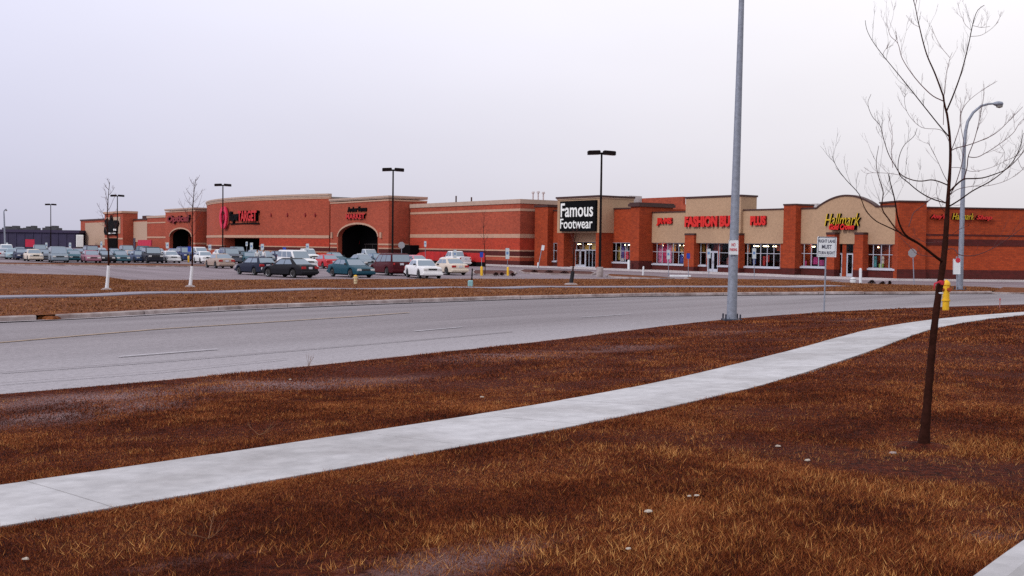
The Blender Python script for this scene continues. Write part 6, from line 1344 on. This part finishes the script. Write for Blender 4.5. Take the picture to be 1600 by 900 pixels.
# ribbon and tape round the trunk
def cuff(y0_, y1_, wpx, m, name):
    a, b_ = at(1470 + (440 - y0_) * .12, y0_, YT_) - base, at(1470 + (440 - y1_) * .12, y1_, YT_) - base; return MB().tube([a, (a + b_) / 2, b_], [wpx * k_ / 2 * .98, wpx * k_ / 2 * 1.06, wpx * k_ / 2 * .98], 14).build(name, m, sap, True)
cuff(445, 438, 10.8, mat('red_ribbon', (.45, .01, .03), .6, var=.2, scale=30), 'ribbon'); cuff(459, 456.5, 11, M_GUARD, 'tape')
mb = MB(); a = at(1468, 440, YT_ - .04) - base; mb.tube([a, a + Vector((-.05, -.02, -.02)), a + Vector((-.06, -.03, -.07))], [.008, .009, .003], 5); mb.build('ribbon_tail', MATS['red_ribbon'], sap)

def sapling(P, top_px, top_py, label, guard=None, r_=.045, crown0=.45, nb=16, seed=1, guard_m=None, spread=.35, lean_px=0):
    global tr
    tr = random.Random(seed); T = at(top_px, top_py, P.y) - P; h = T.z; e = empty('sapling', P, 0, label, 'tree', 'young bare saplings')
    n = 14; tp = [Vector((T.x * (t ** 1.15) + .05 * math.sin(t * 7), .06 * math.sin(t * 5), h * t)) for t in np.linspace(0, 1, n)]; tp[0].z = -.05
    MB().tube(tp, np.linspace(r_, r_ * .2, n), 8).build('trunk', M_BARK, e, True); mb = MB()
    for i in range(nb):
        t = crown0 + (1 - crown0) * (i + .5) / nb; j = t * (n - 1); p = tp[int(j)].lerp(tp[min(int(j) + 1, n - 1)], j % 1); a = i * 2.4 + tr.uniform(-.4, .4); s_ = h * spread * (1.15 - t) * tr.uniform(.8, 1.3)
        pts = [p]; v = Vector((math.cos(a), math.sin(a), .75)).normalized()
        for _ in range(7): v = (v + Vector((0, 0, .13)) + Vector((tr.uniform(-.1, .1), tr.uniform(-.1, .1), 0))).normalized(); pts.append(pts[-1] + v * s_ / 6)
        mb.tube(pts, np.linspace(r_ * .22, r_ * .07, 8), 5, False)
        for _ in range(5): k = tr.randint(1, 6); v2 = Vector((tr.uniform(-1, 1), tr.uniform(-1, 1), tr.uniform(0, 1))); twig(mb, pts[k], v2, s_ * tr.uniform(.25, .5), r_ * .08, 1)
    mb.build('crown', M_TWIG, e, True)
    if guard:
        k = P.y / F; g0, g1, wpx = guard; z0 = 0; z1 = at(top_px, g1, P.y).z - P.z; rr_ = wpx * k / 2; m_ = [q_ for q_ in tp]; f = lambda z: Vector((np.interp(z, [q_.z for q_ in tp], [q_.x for q_ in tp]), np.interp(z, [q_.z for q_ in tp], [q_.y for q_ in tp]), z))
        MB().tube([f(z) for z in np.linspace(z0, z1, 5)], [rr_ * 1.15, rr_, rr_ * .95, rr_ * .95, rr_ * .9], 12).build('trunk_guard', guard_m or M_GUARD, e, True)
        MB().lathe([(rr_ * 3.5, -.02), (rr_ * 2.6, .05), (rr_ * 1.1, .09)], 14).build('mulch_ring', M_KERB, e)
    return e
P = hit_verge(166.5, 452.5); sapling(P, 171, 284, 'leftmost sapling with a white wrapped trunk, before the left tower', (452, 415, 5.2), .055, .45, 11, 3, None, .3)
P = hit_verge(297, 448); sapling(P, 305, 280, 'white wrapped leaning sapling on the verge, right of the black utility vehicle', (448, 416, 5), .055, .45, 14, 4, None, .32)
M_WRAP = mat('black_trunk_wrap', (.008, .008, .012), .8)
P = hit_verge(892, 443.5); sapling(P, 902, 352, 'small sapling with a black wrapped trunk in front of the shoe store doors', (443, 424, 6.5), .06, .42, 13, 5, M_WRAP, .32)
P = hit_z(757.5, 429, .1); sapling(P, 756, 330, 'faint thin sapling against the big store wall above the yellow bollards', None, .04, .35, 14, 6, None, .25)

# ================================================================== PEOPLE (far off, by the parked cars)
M_SKIN = mat('skin', (.42, .24, .17), .6); M_HAIR = mat('hair', (.04, .02, .015), .8)
def skinned(name, V, E, Rr, m, par, sub=1):
    me = bpy.data.meshes.new(name); me.from_pydata(V, E, []); o = bpy.data.objects.new(name, me); col.objects.link(o); o.parent = par
    sk = o.modifiers.new('Skin', 'SKIN'); sk.use_smooth_shade = True
    for i, r_ in enumerate(Rr): me.skin_vertices[0].data[i].radius = (r_, r_) if not isinstance(r_, tuple) else r_
    me.skin_vertices[0].data[0].use_root = True
    su = o.modifiers.new('Sub', 'SUBSURF'); su.levels = sub; su.render_levels = sub; me.materials.append(m)
    return o
def person(px, pyb, coat, legs, label, yaw, h=1.72):
    P = hit_z(px, pyb, 0); e = empty('person', P, R(yaw), label, 'person'); s_ = h / 1.75
    J = dict(pelvis=(0, 0, .95), spine=(0, .01, 1.15), chest=(0, .01, 1.35), neck=(0, 0, 1.50), head=(0, -.02, 1.60), crown=(0, -.01, 1.70), sl=(.19, 0, 1.43), el=(.25, .03, 1.16), wl=(.26, -.06, .92), hl=(.26, -.09, .82), sr=(-.19, 0, 1.43), er=(-.25, .05, 1.16), wr=(-.25, .0, .92), hr=(-.25, -.03, .82), tl=(.10, 0, .90), kl=(.12, -.06, .50), al=(.11, .10, .09), fl=(.12, -.06, .04), tr_=(-.10, 0, .90), kr=(-.11, -.10, .50), ar=(-.11, -.14, .09), fr=(-.11, -.28, .04))
    K = list(J); V = [tuple(c * s_ for c in J[k]) for k in K]; ix = {k: i for i, k in enumerate(K)}
    E = [('pelvis', 'spine'), ('spine', 'chest'), ('chest', 'neck'), ('neck', 'head'), ('head', 'crown'), ('chest', 'sl'), ('sl', 'el'), ('el', 'wl'), ('wl', 'hl'), ('chest', 'sr'), ('sr', 'er'), ('er', 'wr'), ('wr', 'hr'), ('pelvis', 'tl'), ('tl', 'kl'), ('kl', 'al'), ('al', 'fl'), ('pelvis', 'tr_'), ('tr_', 'kr'), ('kr', 'ar'), ('ar', 'fr')]
    rad = dict(pelvis=(.14, .11), spine=(.13, .10), chest=(.16, .11), neck=.055, head=.095, crown=.07, sl=.06, el=.045, wl=.032, hl=.035, sr=.06, er=.045, wr=.032, hr=.035, tl=.085, kl=.06, al=.042, fl=.04, tr_=.085, kr=.06, ar=.042, fr=.04)
    skinned('body', V, [(ix[a], ix[b_]) for a, b_ in E], [rad[k] for k in K], M_SKIN, e)
    C = ['pelvis', 'spine', 'chest', 'sl', 'el', 'wl', 'sr', 'er', 'wr']; ci = {k: i for i, k in enumerate(C)}; cr = dict(pelvis=(.175, .145), spine=(.165, .13), chest=(.185, .135), sl=.085, el=.065, wl=.05, sr=.085, er=.065, wr=.05)
    V2 = [tuple(c * s_ for c in J[k]) for k in C]; V2[0] = (0, 0, .84 * s_); skinned('coat', V2, [(ci[a], ci[b_]) for a, b_ in (('pelvis', 'spine'), ('spine', 'chest'), ('chest', 'sl'), ('sl', 'el'), ('el', 'wl'), ('chest', 'sr'), ('sr', 'er'), ('er', 'wr'))], [cr[k] for k in C], coat, e)
    C = ['pelvis', 'tl', 'kl', 'al', 'tr_', 'kr', 'ar']; ci = {k: i for i, k in enumerate(C)}; cr = dict(pelvis=.13, tl=.105, kl=.08, al=.06, tr_=.105, kr=.08, ar=.06)
    skinned('trousers', [tuple(c * s_ for c in J[k]) for k in C], [(ci[a], ci[b_]) for a, b_ in (('pelvis', 'tl'), ('tl', 'kl'), ('kl', 'al'), ('pelvis', 'tr_'), ('tr_', 'kr'), ('kr', 'ar'))], [cr[k] for k in C], legs, e)
    mb = MB(); mb.lathe([(.02, -.02), (.105, 0), (.112, .05), (.09, .11), (.02, .135)], 12, c=(0, .02 * s_, 1.64 * s_)); mb.build('hair', M_HAIR, e, True)
    return e
person(402, 413.5, mat('pale_coat', (.55, .58, .60), .8), mat('dark_trousers', (.03, .03, .05), .8), 'person in a pale coat walking between cars at the wide entrance', 20)
person(412, 412.5, mat('white_coat', (.62, .62, .64), .8), mat('blue_trousers', (.05, .07, .14), .8), 'person in a white coat beside a parking sign near the wide entrance', -30)
person(453, 412.5, mat('black_coat', (.012, .012, .015), .8), MATS['dark_trousers'], 'person in black standing left of the white pickup truck', 10)

# ================================================================== LITTER AND SMALL THINGS ON THE LAWN
M_LIT = mat('pale_litter', (.42, .37, .32), .8, var=.2, scale=40); M_STRAW = mat('dry_stalk', (.20, .09, .04), .8)
lit = [(1262, 714, .045, 'crumpled pale scrap of paper on the lawn left of the bare tree'), (1216, 690, .05, 'pale scrap of paper furthest up the lawn by the pavement'), (1013, 821, .05, 'flat pale scrap on the lawn, lower middle'), (1077, 796, .03, 'small white pebble, left of a pair on the lawn'), (1088, 795, .03, 'small white pebble, right of a pair on the lawn'), (982, 875, .035, 'pale scrap near the bottom edge below the flat scrap'), (753, 622, .05, 'pale scrap on the lawn between road and pavement, right of the worn patch'), (453, 596, .05, 'pale scrap at the near kerb of the road'), (40, 882, .035, 'small white fragment in the bottom left corner'), (1395, 700, .06, 'flat grey stone beside the base of the bare tree')]
for px, py, s_, lb in lit:
    s_ *= .6
    q = hit_lawn(px, py); z = float(z_of(np.array([q]))[0]); e = None; mb = MB(); n = 7; c = Vector((q[0], q[1], z + .018)); top = []
    V = [Vector((s_ * random.uniform(.6, 1.1) * math.cos(6.283 * k / n), s_ * random.uniform(.4, .8) * math.sin(6.283 * k / n), random.uniform(0, .1 * s_))) for k in range(n)]; V2 = [v * .8 + Vector((0, 0, s_ * random.uniform(.25, .45))) for v in V]
    mb.add(V + V2 + [Vector((0, 0, .5 * s_))], [(k, (k + 1) % n, n + (k + 1) % n, n + k) for k in range(n)] + [(n + k, n + (k + 1) % n, 2 * n) for k in range(n)] + [tuple(reversed(range(n)))]); o = mb.build('stone' if 'stone' in lb or 'pebble' in lb else 'litter_scrap', M_LIT if 'stone' not in lb else M_KERB); o.location = c; tag(o, lb, 'stone' if 'stone' in lb or 'pebble' in lb else 'litter')
for px, py, lb in [(325, 850, 'dry forked stalk lying on the lawn, bottom left'), (405, 682, 'dry twig lying on the grass edge above the pavement'), (482, 574, 'upright dry weed at the near kerb of the road')]:
    q = hit_lawn(px, py); z = float(z_of(np.array([q]))[0]); tr = random.Random(px); mb = MB(); upn = 'upright' in lb
    for k in range(4 if not upn else 6): twig(mb, (0, 0, .02), (tr.uniform(-1, 1), tr.uniform(-.6, .6), .15 if not upn else 1.4), .20, .0022, 1)
    o = mb.build('dry_stalk', M_STRAW); o.location = (q[0], q[1], z); tag(o, lb, 'stalk')
